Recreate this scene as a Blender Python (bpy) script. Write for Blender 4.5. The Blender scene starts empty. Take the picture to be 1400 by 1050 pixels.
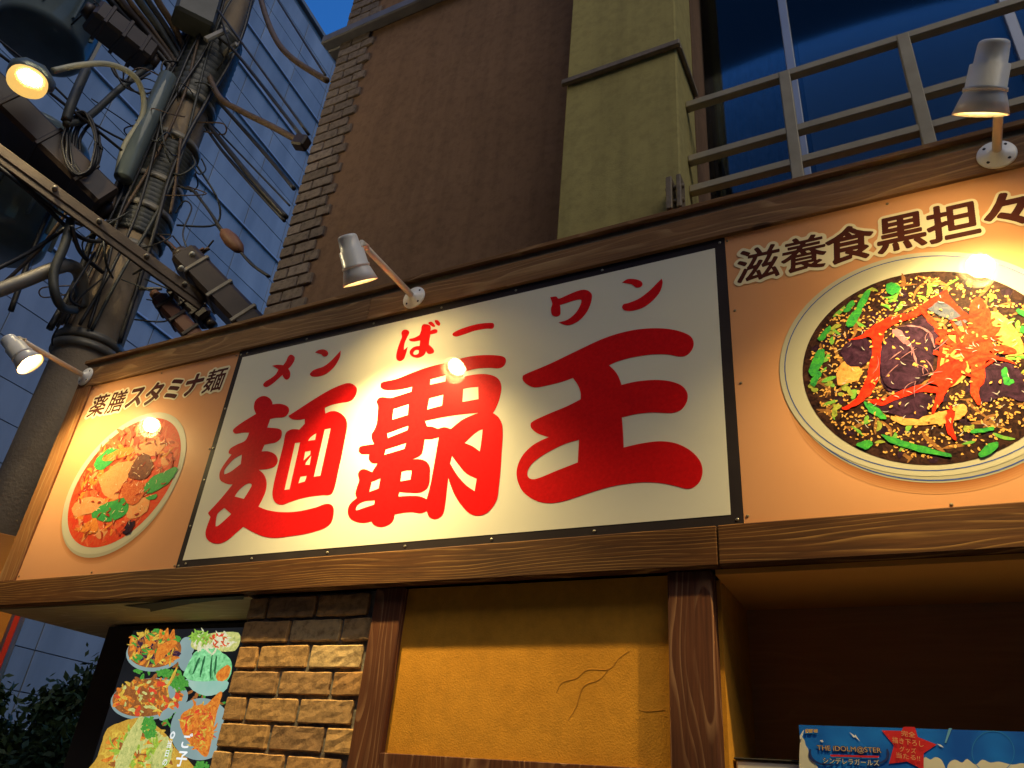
import bpy, bmesh, math, random
import numpy as np
from mathutils import Vector, Matrix, Euler
from mathutils.geometry import tessellate_polygon

S = bpy.context.scene
COL = S.collection
R = math.radians

# ------------------------------------------------------------------ camera
CAM = Vector((2.2942, -1.8463, 1.6))
EUL = Euler((2.08248878, -0.08147732, 0.4660103), 'XYZ')
cd = bpy.data.cameras.new('camera'); cam = bpy.data.objects.new('camera', cd); COL.objects.link(cam)
cam.location = CAM; cam.rotation_euler = EUL
cd.sensor_width = 36; cd.lens = 27.148; cd.clip_start = 0.05; cd.clip_end = 500
S.camera = cam

# ------------------------------------------------------------------ dusk sky and sun
wd = bpy.data.worlds.new('World'); S.world = wd; wd.use_nodes = True
wn = wd.node_tree; wn.nodes.clear()
sky = wn.nodes.new('ShaderNodeTexSky'); sky.sky_type = 'NISHITA'; sky.sun_disc = False
sky.sun_elevation = R(2.0); sky.sun_rotation = R(195); sky.air_density = 1.0; sky.dust_density = 1.0; sky.ozone_density = 5.0
bg = wn.nodes.new('ShaderNodeBackground'); bg.inputs[1].default_value = 0.15
wo = wn.nodes.new('ShaderNodeOutputWorld')
wn.links.new(sky.outputs[0], bg.inputs[0]); wn.links.new(bg.outputs[0], wo.inputs[0])
sl = bpy.data.lights.new('sun_fill', 'SUN'); sl.energy = 0.225; sl.angle = R(40); sl.color = (1, .86, .62)  # broad warm fill added for street light and afterglow, not direct sunlight
so = bpy.data.objects.new('sun_fill', sl); COL.objects.link(so); so.rotation_euler = (R(45), 0, R(48))

S.render.engine = 'CYCLES'
S.cycles.use_denoising = True
S.cycles.max_bounces = 6
S.cycles.sample_clamp_indirect = 4.0
S.view_settings.view_transform = 'Standard'; S.view_settings.look = 'None'
S.view_settings.gamma = 1; S.view_settings.exposure = 2.5; S.view_settings.use_curve_mapping = False

BULB = 31.0          # spotlight bulb radiance
SPOT_W = 33.0
BULB_COL = (1.0, 0.74, 0.29)

# ------------------------------------------------------------------ measuring helpers (1400 x 1050 survey of the place)
RM = EUL.to_matrix()
FPX = 1055.75
def ray(px, py):
    return (RM @ Vector(((px-700)/FPX, (525-py)/FPX, -1))).normalized()
def aty(px, py, Y=0.0):
    d = ray(px, py); return CAM + d*((Y-CAM.y)/d.y)
PN = Vector((-0.8790, 0.4768, 0)).normalized()
def hp(px, py, D):
    d = ray(px, py); return CAM + d*(D/d.dot(PN))

# ------------------------------------------------------------------ mesh helpers
def wloc(p):
    v = Vector((0, 0, 0))
    while p is not None:
        v += p.location; p = p.parent
    return v

def tag(o, label=None, cat=None, group=None, kind=None):
    if label: o['label'] = label
    if cat: o['category'] = cat
    if group: o['group'] = group
    if kind: o['kind'] = kind
    return o

def thing(name, loc, label, cat, group=None):
    e = bpy.data.objects.new(name, None); COL.objects.link(e); e.location = loc; e.empty_display_size = .1
    return tag(e, label, cat, group)

def mk(name, verts, faces, mat, parent=None, smooth=False):
    me = bpy.data.meshes.new(name)
    off = wloc(parent)
    me.from_pydata([tuple(Vector(v)-off) for v in verts], [], faces); me.update()
    if smooth:
        me.polygons.foreach_set('use_smooth', [True]*len(me.polygons))
    if mat: me.materials.append(mat)
    o = bpy.data.objects.new(name, me); COL.objects.link(o)
    if parent: o.parent = parent
    return o

def from_bm(name, bm, mat, parent=None, smooth=False):
    off = wloc(parent)
    bmesh.ops.translate(bm, verts=bm.verts, vec=-off)
    me = bpy.data.meshes.new(name); bm.to_mesh(me); bm.free()
    if smooth: me.polygons.foreach_set('use_smooth', [True]*len(me.polygons))
    if mat: me.materials.append(mat)
    o = bpy.data.objects.new(name, me); COL.objects.link(o)
    if parent: o.parent = parent
    return o

def box_bm(x0, x1, y0, y1, z0, z1, bev=0.0, bm=None, seg=1):
    b = bmesh.new()
    r = bmesh.ops.create_cube(b, size=1)
    for v in b.verts:
        v.co = Vector(((x0+x1)/2+v.co.x*(x1-x0), (y0+y1)/2+v.co.y*(y1-y0), (z0+z1)/2+v.co.z*(z1-z0)))
    if bev: bmesh.ops.bevel(b, geom=b.edges[:], offset=bev, segments=seg, profile=.5, affect='EDGES')
    return b

def box(name, x0, x1, y0, y1, z0, z1, mat, parent=None, bev=0.0):
    return from_bm(name, box_bm(x0, x1, y0, y1, z0, z1, bev), mat, parent)

def frame_of(d):
    d = d.normalized(); a = Vector((0, 0, 1)) if abs(d.z) < .9 else Vector((1, 0, 0))
    u = d.cross(a).normalized(); return u, d.cross(u).normalized()

def smooth_path(pts, n=6):
    pts = [Vector(p) for p in pts]
    if len(pts) < 3: return pts
    out = []
    for i in range(len(pts)-1):
        p0 = pts[max(i-1, 0)]; p1 = pts[i]; p2 = pts[i+1]; p3 = pts[min(i+2, len(pts)-1)]
        for k in range(n):
            t = k/n
            out.append(.5*((2*p1)+(p2-p0)*t+(2*p0-5*p1+4*p2-p3)*t*t+(3*p1-p0-3*p2+p3)*t**3))
    out.append(pts[-1]); return out

def tube_geo(pts, rad, segs=8, V=None, F=None):
    V = [] if V is None else V; F = [] if F is None else F
    n = len(pts); rr = rad if isinstance(rad, (list, tuple)) else [rad]*n
    base = len(V); u = None
    for i, p in enumerate(pts):
        d = (pts[min(i+1, n-1)]-pts[max(i-1, 0)])
        if d.length < 1e-9: d = Vector((0, 0, 1))
        d.normalize()
        if u is None: u, v = frame_of(d)
        else:
            u = (u-d*u.dot(d)); u = u.normalized() if u.length > 1e-6 else frame_of(d)[0]; v = d.cross(u)
        for k in range(segs):
            a = 2*math.pi*k/segs; V.append(p+u*math.cos(a)*rr[i]+v*math.sin(a)*rr[i])
    for i in range(n-1):
        for k in range(segs):
            k2 = (k+1) % segs
            F.append((base+i*segs+k, base+i*segs+k2, base+(i+1)*segs+k2, base+(i+1)*segs+k))
    F.append(tuple(base+k for k in range(segs))[::-1]); F.append(tuple(base+(n-1)*segs+k for k in range(segs)))
    return V, F

def tube(name, pts, rad, mat, parent=None, segs=8, sm=True, n=6):
    p = smooth_path(pts, n) if sm else [Vector(q) for q in pts]
    V, F = tube_geo(p, rad, segs); return mk(name, V, F, mat, parent, True)

def lathe(name, prof, origin, axis, mat, parent=None, segs=28, cap=True, smooth=True):
    """prof: (distance along axis, radius)"""
    u, v = frame_of(Vector(axis)); d = Vector(axis).normalized(); V = []; F = []
    for s, r in prof:
        for k in range(segs):
            a = 2*math.pi*k/segs; V.append(Vector(origin)+d*s+(u*math.cos(a)+v*math.sin(a))*r)
    for i in range(len(prof)-1):
        for k in range(segs):
            k2 = (k+1) % segs
            F.append((i*segs+k, i*segs+k2, (i+1)*segs+k2, (i+1)*segs+k))
    if cap:
        F.append(tuple(range(segs))[::-1]); F.append(tuple((len(prof)-1)*segs+k for k in range(segs)))
    return mk(name, V, F, mat, parent, smooth)

def obox(name, a, b, w, h, mat, parent=None, up=Vector((0, 0, 1)), bev=.01):
    """a box from a to b with cross-section w x h"""
    d = (b-a); L = d.length; d.normalize(); s = d.cross(up).normalized(); t = s.cross(d)
    bm = box_bm(-w/2, w/2, 0, L, -h/2, h/2, bev)
    m = Matrix((s, d, t)).transposed().to_4x4(); m.translation = a
    bmesh.ops.transform(bm, matrix=m, verts=bm.verts)
    return from_bm(name, bm, mat, parent)

# outlines read off the survey: "x,y" smooth, "x,y*" corner
def outline(s, scale=1, ox=0, oy=0, n=5):
    P = []; C = []
    for t in s.split():
        c = t.endswith('*'); a, b = t.rstrip('*').split(',')
        P.append((ox+float(a)/scale, oy+float(b)/scale)); C.append(c)
    N = len(P); out = []
    for i in range(N):
        p1 = P[i]; p2 = P[(i+1) % N]
        p0 = P[i-1] if not C[i] else p1
        p3 = P[(i+2) % N] if not C[(i+1) % N] else p2
        for k in range(n):
            t = k/n
            out.append(tuple(.5*((2*p1[j])+(p2[j]-p0[j])*t+(2*p0[j]-5*p1[j]+4*p2[j]-p3[j])*t*t+(3*p1[j]-p0[j]-3*p2[j]+p3[j])*t**3) for j in (0, 1)))
    return out

def sheet_geo(loops, y, th, V, F):
    """loops of (x, z); first outer then holes -> flat sheet at y with a small thickness behind"""
    base = len(V); flat = []
    for l in loops:
        flat += [(a, b) for a, b in l]
    tris = tessellate_polygon([[Vector((a, b, 0)) for a, b in l] for l in loops])
    for a, b in flat: V.append((a, y, b))
    for t in tris:
        a, b, c = [flat[i] for i in t]
        ar = (b[0]-a[0])*(c[1]-a[1])-(c[0]-a[0])*(b[1]-a[1])
        F.append(tuple(base+i for i in (t if ar > 0 else t[::-1])))
    if th:
        n = len(flat); b2 = len(V)
        for a, b in flat: V.append((a, y+th, b))
        k = 0
        for l in loops:
            m = len(l)
            for i in range(m):
                j = (i+1) % m
                F.append((base+k+i, b2+k+i, b2+k+j, base+k+j))
            k += m

def sheet(name, shapes, y, th, mat, parent):
    V = []; F = []
    for k, loops in enumerate(shapes): sheet_geo(loops, y-(.0000003*k if len(shapes) > 18 else 0), th, V, F)
    return mk(name, V, F, mat, parent)

def plane_xz(pts, Y):
    return [(q.x, q.z) for q in (aty(a, b, Y) for a, b in pts)]

# ------------------------------------------------------------------ materials
def newmat(name):
    m = bpy.data.materials.new(name); m.use_nodes = True; nt = m.node_tree
    return m, nt, nt.nodes['Principled BSDF']

def N(nt, t, **kw):
    n = nt.nodes.new(t)
    for k, v in kw.items():
        if k in n.inputs.keys() if hasattr(n.inputs, 'keys') else False: n.inputs[k].default_value = v
        else: setattr(n, k, v)
    return n

def ramp(nt, stops):
    r = nt.nodes.new('ShaderNodeValToRGB'); e = r.color_ramp.elements
    while len(e) < len(stops): e.new(.5)
    for el, (p, c) in zip(e, stops):
        el.position = p; el.color = (c[0], c[1], c[2], 1) if len(c) == 3 else c
    return r

def noisy(name, c1, c2, rough=.7, scale=8, bump=0.0, bscale=60, detail=4, coat=0, metal=0, spec=.5, emit=0, mid=.5, bdist=.01, stretch=(1, 1, 1)):
    m, nt, b = newmat(name); L = nt.links
    tc = nt.nodes.new('ShaderNodeTexCoord'); mp = nt.nodes.new('ShaderNodeMapping'); mp.inputs['Scale'].default_value = stretch
    L.new(tc.outputs['Object'], mp.inputs['Vector'])
    nz = nt.nodes.new('ShaderNodeTexNoise'); nz.inputs['Scale'].default_value = scale; nz.inputs['Detail'].default_value = detail
    L.new(mp.outputs[0], nz.inputs['Vector'])
    r = ramp(nt, [(mid-.18, c1), (mid+.18, c2)]); L.new(nz.outputs['Fac'], r.inputs[0])
    L.new(r.outputs[0], b.inputs['Base Color'])
    b.inputs['Roughness'].default_value = rough; b.inputs['Metallic'].default_value = metal
    b.inputs['Specular IOR Level'].default_value = spec
    if coat:
        b.inputs['Coat Weight'].default_value = coat; b.inputs['Coat Roughness'].default_value = .015; b.inputs['Specular IOR Level'].default_value = .03
    if emit:
        nt.links.remove(b.inputs['Base Color'].links[0]); b.inputs['Base Color'].default_value = (.01, .01, .01, 1); b.inputs['Specular IOR Level'].default_value = .05
        L.new(r.outputs[0], b.inputs['Emission Color']); b.inputs['Emission Strength'].default_value = emit
    if bump:
        n2 = nt.nodes.new('ShaderNodeTexNoise'); n2.inputs['Scale'].default_value = bscale; n2.inputs['Detail'].default_value = 5
        L.new(mp.outputs[0], n2.inputs['Vector'])
        bp = nt.nodes.new('ShaderNodeBump'); bp.inputs['Strength'].default_value = bump; bp.inputs['Distance'].default_value = bdist
        L.new(n2.outputs['Fac'], bp.inputs['Height']); L.new(bp.outputs[0], b.inputs['Normal'])
    return m

def printed(name, c, c2=None, scale=12, rough=.35, emit=0):
    """print or vinyl under a glossy laminate"""
    return noisy(name, c, c2 or tuple(v*.85 for v in c), rough=rough, scale=scale, coat=.7 if not emit else 0, emit=emit, detail=6)

def wood(name, dark, mid, light, axis='X', lines=210, wob=4.0, bump=.16, rough=.75):
    m, nt, b = newmat(name); L = nt.links
    tc = nt.nodes.new('ShaderNodeTexCoord'); oi = nt.nodes.new('ShaderNodeObjectInfo')
    add = nt.nodes.new('ShaderNodeVectorMath'); add.operation = 'ADD'
    mul = nt.nodes.new('ShaderNodeVectorMath'); mul.operation = 'SCALE'; mul.inputs['Scale'].default_value = 7.3
    comb = nt.nodes.new('ShaderNodeCombineXYZ')
    for i in range(3): L.new(oi.outputs['Random'], comb.inputs[i])
    L.new(comb.outputs[0], mul.inputs[0]); L.new(tc.outputs['Object'], add.inputs[0]); L.new(mul.outputs[0], add.inputs[1])
    mp = nt.nodes.new('ShaderNodeMapping'); L.new(add.outputs[0], mp.inputs['Vector'])
    mp.inputs['Scale'].default_value = (1.6, 9, 9) if axis == 'X' else (9, 9, 1.6)
    n1 = nt.nodes.new('ShaderNodeTexNoise'); n1.inputs['Scale'].default_value = 1.0; n1.inputs['Detail'].default_value = 1.5; n1.inputs['Roughness'].default_value = .4
    L.new(mp.outputs[0], n1.inputs['Vector'])
    sep = nt.nodes.new('ShaderNodeSeparateXYZ'); L.new(add.outputs[0], sep.inputs[0])
    k1 = nt.nodes.new('ShaderNodeMath'); k1.operation = 'MULTIPLY'; k1.inputs[1].default_value = lines*.45
    L.new(sep.outputs['Z' if axis == 'X' else 'X'], k1.inputs[0])
    k2 = nt.nodes.new('ShaderNodeMath'); k2.operation = 'MULTIPLY_ADD'; k2.inputs[1].default_value = wob*2.2
    L.new(n1.outputs['Fac'], k2.inputs[0]); L.new(k1.outputs[0], k2.inputs[2])
    fr = nt.nodes.new('ShaderNodeMath'); fr.operation = 'FRACT'; L.new(k2.outputs[0], fr.inputs[0])
    # line strength varies along the board
    mpv = nt.nodes.new('ShaderNodeMapping'); mpv.inputs['Scale'].default_value = (5, 30, 30) if axis == 'X' else (30, 30, 5)
    L.new(add.outputs[0], mpv.inputs['Vector'])
    n2 = nt.nodes.new('ShaderNodeTexNoise'); n2.inputs['Scale'].default_value = 1; n2.inputs['Detail'].default_value = 4
    L.new(mpv.outputs[0], n2.inputs['Vector'])
    rl = ramp(nt, [(0, (0, 0, 0)), (.66, (.06, .06, .06)), (.86, (.8, .8, .8)), (.95, (1, 1, 1)), (1, (0, 0, 0))]); L.new(fr.outputs[0], rl.inputs[0])
    rv = ramp(nt, [(.35, (.05, .05, .05)), (.72, (1, 1, 1))]); L.new(n2.outputs['Fac'], rv.inputs[0])
    ms = nt.nodes.new('ShaderNodeMath'); ms.operation = 'MULTIPLY'; L.new(rl.outputs[0], ms.inputs[0]); L.new(rv.outputs[0], ms.inputs[1])
    mpf = nt.nodes.new('ShaderNodeMapping'); mpf.inputs['Scale'].default_value = (6, 160, 160) if axis == 'X' else (160, 160, 6)
    L.new(add.outputs[0], mpf.inputs['Vector'])
    n3 = nt.nodes.new('ShaderNodeTexNoise'); n3.inputs['Scale'].default_value = 1; n3.inputs['Detail'].default_value = 3
    L.new(mpf.outputs[0], n3.inputs['Vector'])
    n4 = nt.nodes.new('ShaderNodeTexNoise'); n4.inputs['Scale'].default_value = 2.2; n4.inputs['Detail'].default_value = 3
    L.new(add.outputs[0], n4.inputs['Vector'])
    av = nt.nodes.new('ShaderNodeMath'); av.operation = 'MULTIPLY_ADD'; av.inputs[1].default_value = .5
    L.new(n3.outputs['Fac'], av.inputs[0])
    h4 = nt.nodes.new('ShaderNodeMath'); h4.operation = 'MULTIPLY'; h4.inputs[1].default_value = .5; L.new(n4.outputs['Fac'], h4.inputs[0])
    L.new(h4.outputs[0], av.inputs[2])
    rb = ramp(nt, [(.36, dark), (.62, mid)]); L.new(av.outputs[0], rb.inputs[0])
    mx = nt.nodes.new('ShaderNodeMix'); mx.data_type = 'RGBA'; L.new(ms.outputs[0], mx.inputs[0]); L.new(rb.outputs[0], mx.inputs[6]); mx.inputs[7].default_value = (*light, 1)
    # knots
    vo = nt.nodes.new('ShaderNodeTexVoronoi'); vo.inputs['Scale'].default_value = 3.2
    mk_ = nt.nodes.new('ShaderNodeMapping'); mk_.inputs['Scale'].default_value = (.7, 1, 1.6) if axis == 'X' else (1.6, 1, .7)
    L.new(add.outputs[0], mk_.inputs['Vector']); L.new(mk_.outputs[0], vo.inputs['Vector'])
    rk = ramp(nt, [(.0, (1, 1, 1)), (.05, (.8, .8, .8)), (.075, (0, 0, 0))]); L.new(vo.outputs['Distance'], rk.inputs[0])
    mk2 = nt.nodes.new('ShaderNodeMix'); mk2.data_type = 'RGBA'; L.new(rk.outputs[0], mk2.inputs[0]); L.new(mx.outputs[2], mk2.inputs[6]); mk2.inputs[7].default_value = (*[c*.35 for c in dark], 1)
    L.new(mk2.outputs[2], b.inputs['Base Color']); b.inputs['Roughness'].default_value = rough; b.inputs['Specular IOR Level'].default_value = .22
    bp = nt.nodes.new('ShaderNodeBump'); bp.inputs['Strength'].default_value = bump; bp.inputs['Distance'].default_value = .004
    ad = nt.nodes.new('ShaderNodeMath'); ad.operation = 'ADD'; L.new(ms.outputs[0], ad.inputs[0]); L.new(n3.outputs['Fac'], ad.inputs[1])
    L.new(ad.outputs[0], bp.inputs['Height']); L.new(bp.outputs[0], b.inputs['Normal'])
    return m

def emitter(name, col, k):
    m, nt, b = newmat(name); b.inputs['Base Color'].default_value = (*col, 1)
    b.inputs['Emission Color'].default_value = (*col, 1); b.inputs['Emission Strength'].default_value = k
    return m

WD = ((.050, .016, .003), (.112, .040, .008), (.38, .20, .060))
m_beam = wood('cedar_beam', *WD, axis='X')
m_board = wood('cedar_fascia', (.13, .06, .022), (.26, .125, .045), (.42, .25, .11), axis='X', lines=70, wob=4, bump=.25)
m_post = wood('stained_post', (.06, .018, .008), (.13, .042, .016), (.33, .17, .08), axis='Z', lines=60, wob=5)
m_side = wood('cedar_upright', (.15, .06, .02), (.28, .12, .04), (.42, .25, .11), axis='Z', lines=70)
m_ply = wood('pale_plywood', (.30, .22, .10), (.42, .32, .16), (.5, .4, .22), axis='X', lines=30, bump=.1)
m_nicheply = wood('brown_plywood', (.58, .29, .09), (.66, .34, .11), (.7, .36, .12), axis='X', lines=20, bump=.05)
m_void = noisy('black_paint', (.01, .009, .008), (.016, .014, .012), .8)
m_white = printed('cream_sign_face', (.76, .73, .60), (.73, .70, .575), 3)
m_dark = noisy('dark_sign_frame', (.028, .022, .024), (.04, .032, .032), .4, 5, coat=.3)
m_red = printed('red_vinyl', (.70, .009, .010), (.60, .007, .008), 120)
m_orange = printed('salmon_print', (.68, .335, .165), (.61, .285, .125), 1.4)
m_brown = printed('brown_lettering', (.085, .022, .012), (.06, .016, .01), 4)
m_halo = printed('cream_halo', (.78, .70, .48), (.75, .66, .43), 5)
m_screw = noisy('steel_screw', (.3, .27, .2), (.4, .36, .28), .35, 40, metal=.9)
m_lamp = noisy('cream_lamp_enamel', (.84, .80, .70), (.87, .83, .74), .32, 14, bump=.05)
m_arm = noisy('pale_arm_enamel', (.62, .52, .36), (.68, .58, .42), .4, 20, bump=.05)
m_refl = noisy('reflector_white', (.8, .75, .62), (.85, .8, .68), .4, 5)
m_bulb = emitter('spot_bulb', BULB_COL, BULB)
m_stucco = noisy('ochre_stucco', (.66, .30, .028), (.74, .35, .038), .9, 5, bump=.35, bscale=240, bdist=.005)
m_upper = noisy('taupe_render', (.28, .165, .085), (.32, .195, .105), .95, 2.2, bump=.25, bscale=160, bdist=.006)
m_column = noisy('olive_render', (.48, .40, .13), (.53, .445, .155), .9, 2.5, bump=.12, bscale=120, bdist=.005)
m_trim = noisy('brown_trim', (.16, .115, .06), (.22, .16, .085), .6, 30, bump=.2)
m_band = noisy('grey_flashing', (.10, .10, .12), (.14, .135, .15), .5, 12)
m_mortar = noisy('pale_mortar', (.12, .10, .08), (.24, .21, .17), .95, 60, bump=.4)
m_quoin = noisy('grey_brown_quoin', (.115, .09, .07), (.20, .16, .125), .9, 9, bump=.5, bscale=70)
m_concrete = noisy('pole_concrete', (.30, .225, .145), (.38, .29, .19), .9, 6, bump=.3)
m_cable = noisy('black_cable', (.016, .015, .015), (.03, .027, .025), .5, 20)
m_cable2 = noisy('brown_sheathed_cable', (.085, .052, .028), (.13, .08, .042), .6, 20)
m_sleeve = noisy('grey_green_sleeve', (.035, .038, .033), (.065, .068, .058), .55, 10)
m_clos = noisy('dark_brown_closure', (.032, .02, .014), (.05, .032, .022), .5, 8)
m_clos2 = noisy('rust_brown_closure', (.15, .06, .03), (.20, .085, .04), .6, 8)
m_steel = noisy('galvanised_steel', (.20, .18, .14), (.29, .26, .20), .5, 12, metal=.3)
m_steelw = noisy('weathered_arm', (.075, .05, .03), (.12, .08, .046), .7, 9, bump=.2)
m_tank = noisy('grey_tank_paint', (.11, .14, .14), (.15, .185, .185), .28, 4, coat=.4)
m_panel = noisy('grey_cladding', (.36, .43, .50), (.41, .48, .55), .55, .8)
m_joint = noisy('dark_joint', (.14, .16, .18), (.18, .20, .22), .9, 4)
m_rail = noisy('beige_rail_paint', (.36, .30, .18), (.44, .37, .23), .55, 14)
m_frame = noisy('grey_window_frame', (.33, .36, .42), (.38, .41, .47), .35, 4, metal=.2)
m_curtain2 = noisy('dim_curtain', (.07, .08, .10), (.16, .17, .20), .95, 9)
m_curtain = noisy('grey_curtain', (.34, .38, .39), (.40, .44, .45), .95, 3)
m_asphalt = noisy('asphalt', (.035, .035, .037), (.06, .06, .062), .9, 30, bump=.5, bscale=300)

m_glass, nt, b_ = newmat('window_glass')
nt.nodes.remove(b_)
go = nt.nodes['Material Output']; mx = nt.nodes.new('ShaderNodeMixShader'); gl = nt.nodes.new('ShaderNodeBsdfGlossy'); tr = nt.nodes.new('ShaderNodeBsdfTransparent')
gl.inputs['Roughness'].default_value = .03; tr.inputs[0].default_value = (.72, .78, .82, 1)
fn = nt.nodes.new('ShaderNodeFresnel'); fn.inputs[0].default_value = 1.28
nt.links.new(fn.outputs[0], mx.inputs[0]); nt.links.new(tr.outputs[0], mx.inputs[1]); nt.links.new(gl.outputs[0], mx.inputs[2]); nt.links.new(mx.outputs[0], go.inputs[0])

def weathered(name, c1, c2, streak=.35, scale=2.2, bump=.25, bscale=160, rough=.95, bdist=.006):
    m, nt, b = newmat(name); K = nt.links
    tc = nt.nodes.new('ShaderNodeTexCoord')
    def nz(sc, det, st):
        mp = nt.nodes.new('ShaderNodeMapping'); mp.inputs['Scale'].default_value = st; K.new(tc.outputs['Object'], mp.inputs['Vector'])
        n = nt.nodes.new('ShaderNodeTexNoise'); n.inputs['Scale'].default_value = sc; n.inputs['Detail'].default_value = det; n.inputs['Roughness'].default_value = .62
        K.new(mp.outputs[0], n.inputs['Vector']); return n
    r = ramp(nt, [(.3, c1), (.7, c2)]); K.new(nz(scale, 6, (1, 1, 1)).outputs['Fac'], r.inputs[0])
    st = ramp(nt, [(.30, (1-streak,)*3), (.55, (1, 1, 1))]); K.new(nz(3.2, 5, (4, 4, .25)).outputs['Fac'], st.inputs[0])
    gr = ramp(nt, [(.36, (1-streak*.8,)*3), (.52, (1, 1, 1)), (.75, (1.08, 1.08, 1.06))]); K.new(nz(28, 8, (1, 1, 1)).outputs['Fac'], gr.inputs[0])
    cur = r.outputs[0]
    for q in (st, gr):
        mu = nt.nodes.new('ShaderNodeMix'); mu.data_type = 'RGBA'; mu.blend_type = 'MULTIPLY'; mu.inputs[0].default_value = 1
        K.new(cur, mu.inputs[6]); K.new(q.outputs[0], mu.inputs[7]); cur = mu.outputs[2]
    K.new(cur, b.inputs['Base Color']); b.inputs['Roughness'].default_value = rough; b.inputs['Specular IOR Level'].default_value = .25
    bp = nt.nodes.new('ShaderNodeBump'); bp.inputs['Strength'].default_value = bump; bp.inputs['Distance'].default_value = bdist
    K.new(nz(bscale, 5, (1, 1, 1)).outputs['Fac'], bp.inputs['Height']); K.new(bp.outputs[0], b.inputs['Normal'])
    return m
m_stucco = weathered('ochre_stucco', (.59, .255, .020), (.69, .31, .028), .12, 4, .35, 240, .9, .005)
m_upper = weathered('taupe_render', (.185, .105, .058), (.225, .13, .075), .2, 1.6)
m_column = weathered('olive_render', (.40, .33, .115), (.45, .375, .135), .16, 1.8, .15, 120)
m_opp = weathered('dark_opposite_render', (.10, .085, .07), (.14, .12, .10), .3, 1.5)

def per_object(name, cols, rough=.55, gl=.5):
    m, nt, b = newmat(name); K = nt.links
    oi = nt.nodes.new('ShaderNodeObjectInfo'); r = ramp(nt, [(i/(len(cols)-1), c) for i, c in enumerate(cols)]); K.new(oi.outputs['Random'], r.inputs[0])
    tc = nt.nodes.new('ShaderNodeTexCoord'); mp = nt.nodes.new('ShaderNodeMapping'); mp.inputs['Scale'].default_value = (1, 1, .2)
    ge = nt.nodes.new('ShaderNodeNewGeometry'); K.new(ge.outputs['Position'], mp.inputs['Vector'])
    n = nt.nodes.new('ShaderNodeTexNoise'); n.inputs['Scale'].default_value = 2.5; n.inputs['Detail'].default_value = 6; K.new(mp.outputs[0], n.inputs['Vector'])
    q = ramp(nt, [(.3, (.72, .74, .76)), (.65, (1.05, 1.05, 1.05))]); K.new(n.outputs['Fac'], q.inputs[0])
    mu = nt.nodes.new('ShaderNodeMix'); mu.data_type = 'RGBA'; mu.blend_type = 'MULTIPLY'; mu.inputs[0].default_value = 1
    K.new(r.outputs[0], mu.inputs[6]); K.new(q.outputs[0], mu.inputs[7]); K.new(mu.outputs[2], b.inputs['Base Color']); b.inputs['Roughness'].default_value = rough
    return m
m_panel = per_object('grey_cladding', [(.225, .26, .305), (.26, .295, .34), (.21, .245, .29), (.275, .31, .355), (.235, .27, .315)])

# brick: colour varies from brick to brick
def brick_mat(name, cols, bump=.28):
    m, nt, b = newmat(name); L = nt.links
    oi = nt.nodes.new('ShaderNodeObjectInfo'); tc = nt.nodes.new('ShaderNodeTexCoord')
    ad = nt.nodes.new('ShaderNodeVectorMath'); ad.operation = 'ADD'; cb = nt.nodes.new('ShaderNodeCombineXYZ')
    ml = nt.nodes.new('ShaderNodeMath'); ml.operation = 'MULTIPLY'; ml.inputs[1].default_value = 37.0
    L.new(oi.outputs['Random'], ml.inputs[0])
    for i in range(3): L.new(ml.outputs[0], cb.inputs[i])
    L.new(tc.outputs['Object'], ad.inputs[0]); L.new(cb.outputs[0], ad.inputs[1])
    r = ramp(nt, [(i/(len(cols)-1), c) for i, c in enumerate(cols)]); L.new(oi.outputs['Random'], r.inputs[0])
    nz = nt.nodes.new('ShaderNodeTexNoise'); nz.inputs['Scale'].default_value = 38; nz.inputs['Detail'].default_value = 8; nz.inputs['Roughness'].default_value = .65
    L.new(ad.outputs[0], nz.inputs['Vector'])
    rr = ramp(nt, [(.30, (.42, .38, .35)), (.5, (.95, .95, .95)), (.7, (1.2, 1.17, 1.12))]); L.new(nz.outputs['Fac'], rr.inputs[0])
    mu = nt.nodes.new('ShaderNodeMix'); mu.data_type = 'RGBA'; mu.blend_type = 'MULTIPLY'; mu.inputs[0].default_value = 1
    L.new(r.outputs[0], mu.inputs[6]); L.new(rr.outputs[0], mu.inputs[7]); L.new(mu.outputs[2], b.inputs['Base Color'])
    b.inputs['Roughness'].default_value = .9
    bp = nt.nodes.new('ShaderNodeBump'); bp.inputs['Strength'].default_value = bump; bp.inputs['Distance'].default_value = .012
    L.new(nz.outputs['Fac'], bp.inputs['Height']); L.new(bp.outputs[0], b.inputs['Normal'])
    return m
m_brick = brick_mat('tan_rough_brick', [(.44, .225, .075), (.56, .33, .125), (.38, .20, .07), (.60, .41, .19), (.48, .265, .09), (.34, .19, .08), (.54, .31, .11)])
m_quoinb = brick_mat('quoin_brick', [(.15, .11, .085), (.19, .145, .11), (.13, .098, .075), (.23, .18, .145)], .3)

# ================================================================== GROUND
tag(mk('ground', [(-250, -250, 0), (250, -250, 0), (250, 250, 0), (-250, 250, 0)], [(0, 1, 2, 3)], m_asphalt), kind='structure')

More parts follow.
